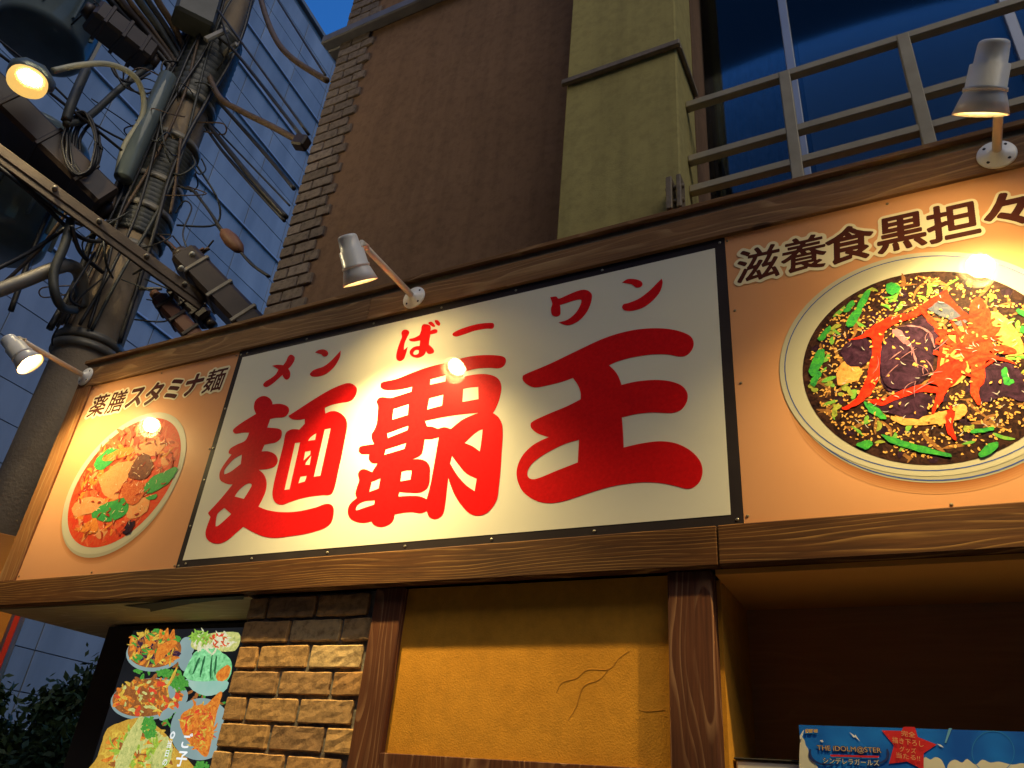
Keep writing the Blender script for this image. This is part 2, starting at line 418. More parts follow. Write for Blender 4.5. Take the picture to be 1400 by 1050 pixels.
# unseen buildings across the street, behind the camera, sized to block horizon glow
m_kerb = noisy('pavement_slab', (.42, .39, .33), (.5, .47, .4), .85, 6, bump=.2)
for x0_, x1_, h_, lab in ((-26, -4.2, 9.5, 'unseen dark rendered block across the street, far left behind the viewer'), (-4, 7.8, 10.2, 'unseen dark rendered block straight across the street from the shop'), (8, 24, 10.5, 'unseen dark rendered block across the street, right behind the viewer')):
    t_ = thing('opposite_building', ((x0_+x1_)/2, -8, 0), lab, 'building', 'buildings across the street')
    box('wall', x0_, x1_, -14, -7, 0, h_, m_opp, t_)
    box('roof_edge', x0_-.05, x1_+.05, -14.05, -6.9, h_+.002, h_+.2, m_opp, t_)
tag(box('pavement', -1.5, 8, -1.7, .0, .003, .10, m_kerb, None, .01), kind='structure')  # unseen pavement, added pale to bounce spotlight up into the niche

# ================================================================== RESTAURANT BUILDING
ZB = 2.165       # underside of the sign box
bld = thing('restaurant_building', (1, 1, 0), 'taupe rendered building with olive column and brick edged corner above the shop sign', 'building')
box('upper_wall', -.30, 1.802, .30, 8.0, 3.29, 9.5, m_upper, bld)
box('upper_wall', 1.8025, 3.6, .30, 8.0, 5.50, 9.5, m_upper, bld)
box('upper_wall', 3.6005, 6.0, .30, 8.0, 3.29, 9.5, m_upper, bld)
box('room_void', 1.8025, 3.6, .645, 8.0, 3.29, 5.499, m_void, bld)
# opening for the window is a recess standing proud: the wall right of the column steps back
# lower walls
box('rear_wall', -.72, 1.86, .37, .60, 0, 2.16, m_void, bld)
bw = box('brick_wall',        .335, .848, .0425, .36, 0, 2.163, m_mortar, bld)
rng = random.Random(7)
def brick_mesh(name, w, h, d, seed, mat, nx=7, nz=4, amp=.0012, edge=.003):
    rg = random.Random(seed); V = []; F = []
    def ticks(L, n): return [-L/2, -L/2+edge]+[-L/2+L*i/n for i in range(1, n)]+[L/2-edge, L/2]
    X = ticks(w, nx); Zs = ticks(h, nz); nx = len(X)-1; nz = len(Zs)-1
    for j, z in enumerate(Zs):
        for i, x in enumerate(X):
            ex = i in (0, nx); ez = j in (0, nz); q = .0 if (ex or ez) else 1
            xx, zz = x, z
            if ex and ez: xx *= 1-.005/w; zz *= 1-.005/h
            xx += rg.uniform(-1, 1)*(.0013 if ex else .001); zz += rg.uniform(-1, 1)*(.0012 if ez else .0008)
            y = (.0028 if (ex or ez) else 0)+rg.uniform(-1, 1)*amp
            V.append((xx, y, zz))
    for j in range(nz):
        for i in range(nx):
            a = j*(nx+1)+i; F.append((a, a+1, a+nx+2, a+nx+1))
    rim = [i for i in range(nx+1)]+[j*(nx+1)+nx for j in range(1, nz+1)]+[nz*(nx+1)+i for i in range(nx-1, -1, -1)]+[j*(nx+1) for j in range(nz-1, 0, -1)]
    b0 = len(V)
    for i in rim: V.append((V[i][0], d, V[i][2]))
    n = len(rim)
    for k in range(n):
        F.append((rim[(k+1) % n], rim[k], b0+k, b0+(k+1) % n))
    me = bpy.data.meshes.new(name); me.from_pydata(V, [], F); me.materials.append(mat); me.update()
    return me
def put(me, name, loc, parent, ry=0):
    o = bpy.data.objects.new(name, me); COL.objects.link(o); o.parent = parent
    o.location = Vector(loc)-wloc(parent); o.rotation_euler = (0, ry, 0); return o
bm_full = [brick_mesh('brick', .190, .064, .03, s, m_brick) for s in range(6)]
bm_cut = {}
pitch = .0755; row = 0; z = 2.163-.040
while z > .9:
    x = .335+(0 if row % 2 else -.115)+rng.uniform(-.006, .006)
    while x < .848:
        a = max(x, .337); b = min(x+.192, .847); w = b-a
        if w > .025:
            key = round(w, 3)
            if w > .185: me = rng.choice(bm_full)
            else: me = brick_mesh('brick', w, .064, .03, row*31+int(x*100), m_brick, max(2, int(w/.027)))
            put(me, 'brick', ((a+b)/2, .032+rng.uniform(-.003, .003), z+rng.uniform(-.0015, .0015)), bw, rng.uniform(-.008, .008))
        x += .204
    z -= pitch; row += 1

box('post', .849, .951, .017, .30, 0, 2.163, m_post, bld, .003)
box('post', 1.744, 1.853, .005, .058, 0, 2.163, m_post, bld, .004)
st = box('stucco_panel', .951, 1.744, .040, .057, 0, 2.163, m_stucco, bld)
box('sill_board', .951, 1.744, .018, .040, 1.60, 1.722, m_post, bld, .002)
def crack(s, ox, oy, sc, Y, parent, r=.0004):
    pts = [aty(ox+a/sc, oy+b/sc, Y) for a, b in s]
    tube('crack', pts, [r*(.5+.5*math.sin(math.pi*min(1, max(0, i/max(1, (len(pts)-1)*6)))))+.0003 for i in range((len(pts)-1)*6+1)], m_crack, parent, 5)
m_crack = noisy('crack_edge', (.40, .17, .015), (.46, .20, .018), .95)
crack([(1040, 492), (1000, 520), (965, 558), (890, 560), (850, 590), (800, 605), (780, 640)], 460, 700, 2.593, .0398, st)
crack([(965, 558), (930, 595), (875, 620), (850, 690), (820, 740)], 460, 700, 2.593, .0398, st)
crack([(1070, 700), (1100, 707), (1165, 702)], 460, 700, 2.593, .0398, st)
# niche right of the post
box('niche_side', 1.835, 1.862, .0585, .36, 0, 2.15, m_stucco, bld)
box('niche_back', 1.862, 4.2, .36, .42, 0, 2.163, m_nicheply, bld)
box('niche_ceiling', 1.862, 4.2, .012, .358, 2.150, 2.163, noisy('orange_ceiling_board', (.72, .30, .04), (.78, .34, .05), .7, 3), bld)
box('niche_end', 3.4, 3.5, .03, .36, 0, 2.15, m_stucco, bld)

# corner quoins of the upper wall
qz = 3.33; k = 0
rq = random.Random(3)
qm = {w: [brick_mesh('brick', w, .061, .03, 90+i+int(w*1000), m_quoinb, 3, 2, .0008) for i in range(3)] for w in (.165, .085, .105, .125)}
while qz < 7.2:
    seq = (.165, .085) if k % 2 == 0 else (.085, .125)
    x = -.312
    for w in seq:
        put(rq.choice(qm[w]), 'brick', (x+w/2, .289+rq.uniform(-.003, .003), qz), bld, rq.uniform(-.006, .006)); x += w+.009
    # return face round the corner
    o = put(rq.choice(qm[seq[1]]), 'brick', (-.316, .30+seq[1]/2, qz), bld); o.rotation_euler = (0, 0, -math.pi/2)
    qz += .0725; k += 1
# grey flashing band across the wall
box('wall_band', -.43, 6.0, .235, .30, 5.60, 5.67, m_band, bld, .008)
box('wall_band', -.43, -.30, .30, 2.0, 5.60, 5.67, m_band, bld, .008)
# olive column
box('column', 1.352, 1.800, .05, .2995, 3.29, 9.5, m_column, bld, .006)
tr_ = box('column_trim', 1.335, 1.818, .030, .0495, 4.165, 4.195, m_trim, bld, .004)
box('column_trim', 1.8005, 1.818, .0496, .299, 4.165, 4.195, m_trim, bld, .004)
box('column_foot', 1.31, 1.802, .02, .0495, 3.30, 3.322, m_trim, bld, .003)
# bracket at the foot of the column
br = box('bracket', 1.765, 1.785, -.01, .046, 3.33, 3.47, m_trim, bld, .003)
box('bracket', 1.800, 1.815, -.01, .046, 3.33, 3.47, m_trim, bld, .003)
tube('bracket_pin', [(1.76, .01, 3.37), (1.82, .01, 3.37)], .008, m_trim, bld, sm=False)
tube('bracket_pin', [(1.76, .01, 3.43), (1.82, .01, 3.43)], .008, m_trim, bld, sm=False)

# window set back in the wall right of the column: sliding panes, curtain, blind
WY = .50
win = box('window', 1.803, 3.6, .60, .64, 3.29, 5.5, m_void, bld)
xm1 = aty(1083, 100, WY).x; xm2 = aty(1385, 40, WY).x
def frame_bar(x0, x1, z0, z1, y0=WY-.02, y1=WY+.02): return box('window_frame', x0, x1, y0, y1, z0, z1, m_frame, win, .003)
for x0, x1 in ((1.80, xm1-.019), (xm1+.019, xm2-.019), (xm2+.019, 3.5)):
    box('pane', x0, x1, WY-.003, WY+.003, 3.46, 5.4, m_glass, win)
for x in (xm1, xm2, 3.52): frame_bar(x-.018, x+.018, 3.46, 5.4)
frame_bar(1.78, 3.56, 3.40, 3.459); frame_bar(1.78, 3.56, 5.401, 5.46)
box('window_sill', 1.80, 3.6, .24, .60, 3.29, 3.399, m_upper, win)
V = []; F = []
xs = np.linspace(1.84, xm1+.03, 70)
for i, x in enumerate(xs):
    y = WY+.045+.012*math.sin(i*.75)+.006*math.sin(i*.31+1)
    V += [(x, y, 3.44), (x+.012*math.sin(i*.2), y, 5.4)]
    if i: F.append((2*i-2, 2*i, 2*i+1, 2*i-1))
mk('curtain', V, F, m_curtain2, win, True)
box('blind', xm1+.035, 3.52, WY+.030, WY+.034, 3.44, 5.4, m_curtain, win)
rail = thing('window_railing', (2.4, .14, 3.29), 'beige painted horizontal bar railing in front of the upstairs window', 'railing')
yr = .17
def zr(px, py): return aty(px, py, yr).z
for z_ in ((zr(1073, 105)+zr(958, 137)+zr(1400, 7))/3, (zr(955, 217)+zr(1080, 178)+zr(1400, 95))/3, (zr(950, 262)+zr(1090, 222)+zr(1400, 140))/3):
    box('rail_bar', 1.801, 3.6, yr-.016, yr+.016, z_-.016, z_+.016, m_rail, rail, .003)
xt = (aty(1073, 105, yr).x, aty(1236, 60, yr).x, 2.93)
ztop = (zr(1073, 105)+zr(958, 137)+zr(1400, 7))/3
for x in xt:
    box('rail_post', x-.019, x+.019, yr-.0185, yr+.0185, 3.29, ztop+.012, m_rail, rail, .003)

# ================================================================== SIGN BOX
sb = thing('sign_box', (.93, .3, ZB), 'long boxed wooden sign frame of brown cedar boards above the shopfront', 'sign frame')
FY = -.013
box('box_body', -1.035, 2.90, .006, .297, ZB+.009, 3.265, m_void, sb)
box('box_body', -1.035, -.43, .2975, .62, ZB+.009, 3.265, m_void, sb)
box('top_beam', -1.045, .62, FY, .005, 3.167, 3.266, m_board, sb, .0025)
box('top_beam', .622, 2.91, FY-.001, .005, 3.167, 3.266, m_board, sb, .0025)
box('cap_strip', -1.045, 2.91, .0, .29, 3.2665, 3.299, m_trim, sb, .002)
box('cap_board', -1.055, 2.92, -.016, .235, 3.2995, 3.318, m_board, sb, .002)
box('lower_beam', -1.045, 1.8765, FY-.004, .02, ZB-.001, 2.264, m_beam, sb, .003)
box('lower_beam', 1.8785, 2.91, FY-.005, .02, ZB, 2.2645, m_beam, sb, .003)
box('side_board', -1.046, -.941, FY+.001, .02, 2.2648, 3.1665, m_side, sb, .002)
box('side_board', 2.851, 2.911, FY+.001, .02, 2.2648, 3.1665, m_side, sb, .002)
box('soffit', -1.043, .334, .021, .62, ZB-.006, ZB+.008, m_ply, sb)
# torn veneer hanging under the soffit
sof = [(170, 826), (205, 830), (206, 834), (260, 823), (300, 818), (333, 817), (334, 812), (250, 817), (190, 824)]
def atz(px, py, Z):
    d = ray(px, py); return CAM+d*((Z-CAM.z)/d.z)
pts = [atz(a, b+2, ZB-.008) for a, b in sof]
V = [tuple(p) for p in pts]+[(p.x, p.y, p.z-.0015) for p in pts]
n_ = len(pts)
tri = tessellate_polygon([[Vector((p.x, p.y, 0)) for p in pts]])
mk('torn_veneer', V, [tuple(t) for t in tri]+[tuple(n_+i for i in t) for t in tri]+[(i, (i+1) % n_, n_+(i+1) % n_, n_+i) for i in range(n_)], m_void, sb)

# nails in the lower beam
def disc_pts(x, z, r, n=10): return [(x+r*math.cos(2*math.pi*i/n), z+r*math.sin(2*math.pi*i/n)) for i in range(n)]
def screw(x, z, y, parent, r=.0045, mat=None):
    lathe('screw', [(0, r), (.0015, r*.9), (.0022, r*.5)], (x, y, z), (0, -1, 0), mat or m_screw, parent, 10)

# ------------------------------------------------------------------ main sign
ms_ = thing('main_sign_panel', (.957, 0, 2.265), 'cream sign board with big red brush lettering in a black frame', 'sign')
box('frame_board', -.026, 1.9395, -.0025, .005, 2.2655, 3.1665, m_dark, ms_)
sheet('white_face', [[[(0, 2.2935), (1.910, 2.2935), (1.910, 3.133), (0, 3.133)]]], -.0035, .001, m_white, ms_)
G = []
def glyph(s, holes, sc, ox, oy):
    G.append([plane_xz(outline(t, sc, ox, oy), -.004) for t in [s]+holes])
# large characters
glyph("98,470 110,458 200,420 300,372 400,325 480,298 560,283 640,281 700,290 745,308 761,332 757,360 735,385 705,390 660,382 600,382 530,392 470,408 433,424* 455,445 470,468 482,500* 540,487 610,481 670,486 715,503 737,532 735,565 715,595 685,608 650,609 600,607 540,613 483,626* 487,680 490,743* 560,727 630,719 690,726 745,752 783,790 796,830 788,870 765,895 735,903 690,892 640,882 580,878 520,882 450,893 380,912 310,935 250,953 195,959 145,947 100,915 78,870 76,825 95,778 130,740 165,718 200,703* 160,690 135,672 129,655 140,640 200,612 270,583 323,556* 323,530 312,500 293,473* 250,488 190,503 145,510 118,500 101,485",
      ["317,713* 260,730 190,765 140,800 118,832 118,855 135,866 165,860 230,833 312,801*"], 2.838, 680, 350)
glyph("291,270 300,250 320,235 345,230 370,242 382,260 384,273* 420,270 450,277 466,290 468,310 456,330 435,340 400,342 372,348* 357,392* 400,395 425,402 432,420 425,448 400,468 370,474 343,480* 328,514* 365,514 398,530 411,560 397,590 360,604 313,608* 340,632 354,675 345,730 312,797* 360,815 430,825 510,822 600,803 650,785 680,785 697,805 695,850 680,885 640,912 560,935 480,948 400,957 340,950 290,930 235,900* 200,930 160,965 120,985 85,985 55,970 42,945 45,910 67,850* 55,832 62,820 90,790 130,745 180,683* 150,680 120,665 112,640 118,612 140,575 175,530* 160,522 168,500 200,480 245,458 265,418* 230,418 195,423 182,410 190,395 230,365 300,322* 290,295",
      ["228,530* 190,550 160,580 138,610 136,632* 170,618 222,578*", "190,745* 210,715 240,688 265,678 278,685 270,705 238,757*", "92,898* 95,860 105,830 137,803* 173,835* 130,875 105,895"], 3.748, 270, 480)
glyph("466,332* 520,297 600,245 680,198 740,172 775,164 800,172 816,192 812,222 795,248 770,260 735,265 690,275 652,290* 655,320* 685,308 715,310 745,328 763,355 766,390 755,450 740,530 720,620 705,690 690,728 670,738 640,738 580,745 520,758 470,775 435,787 405,780 388,755 385,715 400,640 420,560 440,480 449,430 460,412 480,402 500,400 522,402* 550,372* 550,347* 520,352 490,350 475,343",
      ["500,470* 526,468* 472,708* 445,712*", "652,400* 683,395* 630,638* 596,644*", "566,460* 580,440 609,420* 603,455*", "552,515* 580,510* 578,530* 543,562*", "552,583* 556,570* 583,535* 575,583*", "517,678* 527,643* 561,638* 550,668*"], 3.748, 270, 480)
glyph("205,325 215,313 280,298 350,270 420,245 500,225 560,208 620,194 690,188 750,190 778,198 785,215 775,238 750,249 700,247 640,252 585,268* 588,288* 640,278 690,276 730,285 755,305 764,340 755,390 740,430 725,456* 750,475 767,510 770,560 765,640 760,720 752,800 745,850 725,890 695,920 655,932 615,920 580,885 550,840 530,795 518,757* 512,810 505,870 495,920 475,942 450,947 428,935 418,910* 390,920 350,915 310,918 270,925* 262,955 240,975 205,984 175,975 162,958* 120,965 80,955 58,935 53,905 65,875 95,850* 88,830 95,800 105,770 100,740 110,722 130,716 165,730* 190,690* 165,688 150,670 152,647* 115,645 103,630 110,612 140,605 175,600* 165,580 163,555 172,540 185,510 190,470 192,425 186,405 195,388 215,382 250,386 300,372 347,357* 350,335* 290,348 230,350 207,340",
      ["410,493* 480,478 560,465 660,455* 620,470 580,490 530,530* 500,522 470,530* 445,520 420,518*",
       "408,578* 440,577 474,568* 462,640 448,720 435,790 418,855* 385,842 340,840 287,843* 290,822* 340,825 385,825 418,808 430,780 433,740 432,705 415,680 385,670 350,670* 385,655 400,630",
       "435,300* 508,280* 505,310* 433,325*", "430,388* 495,371* 489,422* 420,440*", "587,345* 620,338 657,335* 658,392* 583,405*", "265,437* 335,415* 330,465* 258,487*", "235,550* 333,515* 330,535* 238,572*", "228,625* 323,595* 315,622* 222,650*", "302,728* 325,722 349,722* 343,765* 296,773*", "163,775* 204,758* 195,806* 152,822*", "90,900 100,880 130,865 178,860* 175,880* 130,895 95,907",
       "594,595* 630,560 660,537 677,532* 672,580 664,634* 630,610", "535,655* 565,695 600,735 650,760* 640,818* 600,790 560,745 526,690*"], 3.388, 460, 430)
# small readings above
glyph("337,170 350,155 375,140 400,120 415,95* 400,85 383,75* 410,70 440,72* 455,50 465,28 480,18 497,30 495,50 480,75 465,90* 475,110 472,135 458,146 445,140 435,122* 410,145 380,170 355,184 340,180", [], 3.748, 270, 480)
glyph("703,637* 720,625 745,622 762,632 765,645 755,655 742,655 730,645", [], 3.5, 230, 300)
glyph("678,740 690,725 710,715 740,705 770,685 800,655 825,628* 822,655 805,690 780,720 750,742 715,752 688,751", [], 3.5, 230, 300)
glyph("301,84 312,71 330,72 337,85 325,110 315,135 312,165* 330,150* 322,180 312,205 295,216 280,208 277,190 283,160 295,125 303,105", [], 3.388, 460, 430)
glyph("336,113* 360,108 385,95* 392,75 395,55 405,45 430,48 437,60 435,75* 455,68 467,72 463,85 435,92* 430,120 428,140* 445,155 452,170 445,180 425,182 415,170* 405,188 380,200 355,196 340,182 342,165 360,150 385,145* 388,120* 360,125 340,122", ["355,180 365,165 382,165* 380,180 365,187"], 3.388, 460, 430)
glyph("425,40 440,33 455,48 455,57 443,55", [], 3.388, 460, 430)
glyph("455,28 470,27 481,42 475,52 462,45", [], 3.388, 460, 430)
glyph("538,95 545,82 590,62 650,45 700,39 725,40 730,52 722,65 690,66 640,75 590,92 555,102", [], 3.388, 460, 430)
glyph("205,160* 228,157 240,165 280,148 320,133 345,132 363,143 367,160 360,190 345,220 320,248 290,265 265,268 238,257* 270,248 300,225 320,195 325,170 300,172 265,183 243,190* 245,210 243,228 228,235 212,228 208,205 213,185", [], 2.838, 680, 350)
glyph("484,103* 505,90 535,90 557,98 563,110 555,120 538,122 520,110", [], 2.838, 680, 350)
glyph("484,200 490,187 510,182 550,165 590,135 620,105 637,88* 641,105 630,140 600,175 565,200 525,212 495,211", [], 2.838, 680, 350)
for group in ((0,), (1, 2), (3,), (4,), (5, 6), (7, 8, 9, 10), (11,), (12,), (13, 14)):
    sheet('red_character', [G[i] for i in group], -.0043, .0008, m_red, ms_)
for x in (.02, .33, .65, .945, 1.24, 1.55, 1.925):
    screw(x, 2.280, -.0026, ms_)
    screw(x, 3.150, -.0026, ms_)
for z_ in (2.42, 2.6, 2.73, 2.9): screw(-.013, z_, -.0026, ms_)
screw(-.013, 3.148, -.0026, ms_); screw(-.013, 2.274, -.0026, ms_)

# ------------------------------------------------------------------ lettering in a font, with a cream halo round it
def text_mesh(s, size, offset, shear=0.0):
    cu = bpy.data.curves.new('lettering', 'FONT'); cu.body = s; cu.size = size; cu.align_x = 'CENTER'; cu.align_y = 'CENTER'
    cu.offset = offset; cu.shear = shear; cu.resolution_u = 3
    o = bpy.data.objects.new('lettering', cu); COL.objects.link(o)
    dg = bpy.context.evaluated_depsgraph_get(); dg.update()
    me = bpy.data.meshes.new_from_object(o.evaluated_get(dg))
    v = np.array([tuple(q.co) for q in me.vertices]); f = [tuple(p.vertices) for p in me.polygons]
    bpy.data.objects.remove(o); bpy.data.curves.remove(cu); bpy.data.meshes.remove(me)
    if len(v):
        c = (v.min(0)+v.max(0))/2; v = v-c
    return v, f

def put_text(name, v, f, x, y, z, mat, parent, sx=1, sz=1, rot=0, flip=False):
    c, s = math.cos(rot), math.sin(rot)
    V = [(x+(a*sx)*c-(b*sz)*s, y, z+(a*sx)*s+(b*sz)*c) for a, b, _ in v]
    return mk(name, V, f, mat, parent)

def grown(tris, cell, grow, iters=6, keep_holes=False, step=2):
    """outlines of flat shapes grown by `grow` metres -> list of [outer, hole, ...]"""
    A = np.array(tris); lo = A.reshape(-1, 2).min(0)-grow*2-cell*3; hi = A.reshape(-1, 2).max(0)+grow*2+cell*3
    nx, nz = ((hi-lo)/cell).astype(int)+2
    X, Z = np.meshgrid(lo[0]+np.arange(nx)*cell, lo[1]+np.arange(nz)*cell, indexing='ij')
    M_ = np.zeros((nx, nz), bool)
    for a, b, c in A:
        i0, j0 = ((np.minimum(np.minimum(a, b), c)-lo)/cell).astype(int); i1, j1 = ((np.maximum(np.maximum(a, b), c)-lo)/cell).astype(int)+2
        x = X[i0:i1, j0:j1]; z = Z[i0:i1, j0:j1]
        def e(p, q): return (q[0]-p[0])*(z-p[1])-(q[1]-p[1])*(x-p[0])
        e1, e2, e3 = e(a, b), e(b, c), e(c, a)
        M_[i0:i1, j0:j1] |= ((e1 >= 0) & (e2 >= 0) & (e3 >= 0)) | ((e1 <= 0) & (e2 <= 0) & (e3 <= 0))
    g = int(math.ceil(grow/cell)); D = M_.copy()
    for di in range(-g, g+1):
        for dj in range(-g, g+1):
            if di*di+dj*dj <= (grow/cell)**2: D |= np.roll(np.roll(M_, di, 0), dj, 1)
    edges = {}
    for i in range(1, nx-1):
        for j in range(1, nz-1):
            if D[i, j]:
                if not D[i, j-1]: edges.setdefault((i, j), []).append((i+1, j))
                if not D[i+1, j]: edges.setdefault((i+1, j), []).append((i+1, j+1))
                if not D[i, j+1]: edges.setdefault((i+1, j+1), []).append((i, j+1))
                if not D[i-1, j]: edges.setdefault((i, j+1), []).append((i, j))
    outs = []; holes = []
    while edges:
        p = next(iter(edges)); lp = []; prev = None
        while p in edges:
            lp.append(p); opts = edges[p]
            q = opts[0]
            if len(opts) > 1 and prev is not None:      # keep touching cells apart: turn left
                d = (p[0]-prev[0], p[1]-prev[1])
                q = max(opts, key=lambda o: d[0]*(o[1]-p[1])-d[1]*(o[0]-p[0]))
            opts.remove(q)
            if not opts: del edges[p]
            prev, p = p, q
        P = np.array(lp, float); ar = .5*np.sum(P[:, 0]*np.roll(P[:, 1], -1)-np.roll(P[:, 0], -1)*P[:, 1])
        for _ in range(iters): P = (np.roll(P, 1, 0)+P*2+np.roll(P, -1, 0))/4
        if len(P) > 8*step: P = P[::step]
        L_ = [(lo[0]+a*cell-cell/2, lo[1]+b*cell-cell/2) for a, b in P]
        if ar > 8: outs.append((ar, L_))
        elif ar < -3 and keep_holes: holes.append(L_)
    def inside(pt, poly):
        x, y = pt; c = False
        for (x1, y1), (x2, y2) in zip(poly, poly[1:]+poly[:1]):
            if (y1 > y) != (y2 > y) and x < (x2-x1)*(y-y1)/(y2-y1)+x1: c = not c
        return c
    res = [[o] for _, o in sorted(outs, key=lambda t: t[0])]
    for h in holes:
        for r in res:
            if inside(h[0], r[0]): r.append(h); break
    return res

def glyph_tris(ch, size, x, zc, shear=0.0, sx=1.0):
    v, f = text_mesh(ch, size, 0.0, shear); T = []
    for t in f:
        for k in range(1, len(t)-1): T.append([(x+v[i][0]*sx, zc+v[i][1]) for i in (t[0], t[k], t[k+1])])
    return T

def lettered(parent, chars, xs, zc, size, y0, pname='brown_character'):
    tris = []
    for ch, x in zip(chars, xs):
        T = glyph_tris(ch, size, x, zc, .10); tris += T
        if T: sheet(pname, grown(T, .0008, (.0050 if ch in 'スタミナ々' else .0034 if ch in '食黒担' else .0024), 5, True), y0-.0016, 0, m_brown, parent)
    sheet('lettering_halo', [[l[0]] for l in grown(tris, .002, .0125)], y0-.0013, 0, m_halo, parent)

# ------------------------------------------------------------------ printed food
PAL = {}
def food(nm, c, c2, sc, emit):
    m, nt, b = newmat(nm); K = nt.links
    tc = nt.nodes.new('ShaderNodeTexCoord'); nz = nt.nodes.new('ShaderNodeTexNoise'); nz.inputs['Scale'].default_value = sc*2.2; nz.inputs['Detail'].default_value = 9; nz.inputs['Roughness'].default_value = .72; nz.inputs['Distortion'].default_value = .8
    K.new(tc.outputs['Object'], nz.inputs['Vector'])
    hi = tuple(min(.95, v*1.4+.012) for v in c); lo_ = tuple(v*.33 for v in c2)
    r = ramp(nt, [(.30, lo_), (.43, c2), (.56, c), (.70, hi)]); K.new(nz.outputs['Fac'], r.inputs[0])
    b.inputs['Roughness'].default_value = .5; b.inputs['Specular IOR Level'].default_value = .03
    if emit:
        b.inputs['Base Color'].default_value = (.01, .01, .01, 1); K.new(r.outputs[0], b.inputs['Emission Color']); b.inputs['Emission Strength'].default_value = emit
    else:
        K.new(r.outputs[0], b.inputs['Base Color']); b.inputs['Coat Weight'].default_value = .7; b.inputs['Coat Roughness'].default_value = .015
    return m
def pm(nm, c, c2=None, sc=25, emit=0):
    if nm not in PAL: PAL[nm] = food(nm, c, c2 or tuple(v*.85 for v in c), sc, emit) if sc >= 15 else printed(nm, c, c2, sc, emit=emit)
    return PAL[nm]

def ell(cx, cz, rx, rz, n=72, rot=0):
    c, s = math.cos(rot), math.sin(rot)
    return [(cx+rx*math.cos(t)*c-rz*math.sin(t)*s, cz+rx*math.cos(t)*s+rz*math.sin(t)*c) for t in (2*math.pi*i/n for i in range(n))]

def flake(rg, x, z, l, w, bend=.3, n=5):
    a = rg.uniform(0, math.pi); top = []; bot = []
    for i in range(n+1):
        t = i/n*2-1; hw = w*(1-abs(t)**3*.75)*rg.uniform(.7, 1.1); off = bend*l*(t*t-.4)
        px, pz = t*l, off
        for lst, s in ((top, 1), (bot, -1)):
            qx, qz = px, pz+s*hw
            lst.append((x+qx*math.cos(a)-qz*math.sin(a), z+qx*math.sin(a)+qz*math.cos(a)))
    return top+bot[::-1]

def scatter(rg, cx, cz, rx, rz, n, l, w, ring=0.0):
    out = []
    for _ in range(n):
        a = rg.uniform(0, 2*math.pi); r = math.sqrt(rg.uniform(ring*ring, .93))
        out.append([flake(rg, cx+rx*r*math.cos(a), cz+rz*r*math.sin(a), l*rg.uniform(.6, 1.4), w*rg.uniform(.7, 1.3), rg.uniform(-.4, .4))])
    return out

rg = random.Random(11)
class Layers:
    def __init__(s, parent, y): s.p = parent; s.y = y
    def add(s, name, shapes, mat, step=.00025):
        s.y -= step
        if len(shapes) <= 18:
            for k, sh_ in enumerate(shapes): o_ = sheet(name, [sh_], s.y-.00001*k, 0, mat, s.p)
            return o_
        return tag(sheet(name, shapes, s.y, 0, mat, s.p), kind='stuff')

rj = random.Random(21)
def jag(pts, a):
    return [(x+rj.uniform(-a, a), y+rj.uniform(-a, a)) for x, y in pts]
def shapes_px(strs, sc, ox, oy, Y): return [[plane_xz(jag(outline(t, sc, ox, oy, 4), 1.0), Y)] for t in strs]

def soft_shadow_mat():
    return printed('printed_shadow_brown', (.40, .12, .035), (.36, .105, .03), 3)
m_pshadow = soft_shadow_mat()

# right food panel: black sesame noodles
rp = thing('noodle_photo_panel', (2.395, 0, 2.265), 'salmon photo panel with a big bowl of dark sesame noodles and brown lettering', 'sign panel')
box('panel_board', 1.9405, 2.850, -.0015, .005, 2.2652, 3.1663, m_orange, rp)
L = Layers(rp, -.0017)
bx, bz = 2.389, 2.655
for i in range(6):
    t = i/5
    L.add('printed_shadow', [[ell(bx+.005, bz-.055+.012*t, .325-.02*t, .30-.012*t)]], printed('printed_shadow_tone', tuple(a*(1-t)+b*t for a, b in zip((.61, .285, .125), (.36, .12, .04))), None, 3), .0001)
m_china = pm('bowl_china', (.50, .47, .36), (.46, .43, .32), 3)
m_blue = pm('blue_bowl_line', (.06, .10, .34))
m_soup = pm('sesame_broth', (.05, .020, .014), (.018, .008, .008), 26)
L.add('bowl_print', [[ell(bx+.004, bz-.028, .322, .300, rot=R(-8))]], pm('bowl_side_china', (.42, .39, .29), None, 3))
L.add('bowl_line_print', [[ell(bx+.004, bz-.025, .3215, .299, rot=R(-8)), ell(bx+.004, bz-.0215, .3205, .299, rot=R(-8))]], m_blue)
L.add('bowl_print', [[ell(bx, bz, .3315, .3115, rot=R(-8))]], m_china)
L.add('bowl_line_print', [[ell(bx, bz, .3195, .2995, rot=R(-8)), ell(bx, bz, .3168, .2968, rot=R(-8))]], m_blue)
L.add('broth_print', [[ell(bx+.003, bz-.018, .2785, .267, rot=R(-8))]], m_soup)
sx, sz, srx, srz = bx+.003, bz-.018, .272, .26
L.add('noodle_print', scatter(rg, sx, sz, srx, srz, 90, .028, .0045), pm('brown_noodle', (.20, .085, .03), (.32, .15, .05), 30))
L.add('meat_print', scatter(rg, sx, sz, srx, srz, 70, .014, .010), pm('purple_flesh', (.035, .013, .028), (.018, .007, .016), 30))
L.add('sesame_print', scatter(rg, sx, sz, srx, srz, 1300, .0036, .0022, .30), pm('sesame_seed', (.62, .30, .07), (.72, .42, .13), 40))
L.add('onion_print', scatter(rg, sx, sz, srx, srz, 46, .016, .005, .6), pm('green_onion', (.10, .34, .05), (.22, .42, .07), 40))
L.add('onion_print', scatter(rg, sx, sz, srx, srz, 30, .011, .006, .55), pm('olive_onion', (.34, .36, .06), (.22, .28, .05), 40))
Z4 = (2.917, 1050, 330, -.003)
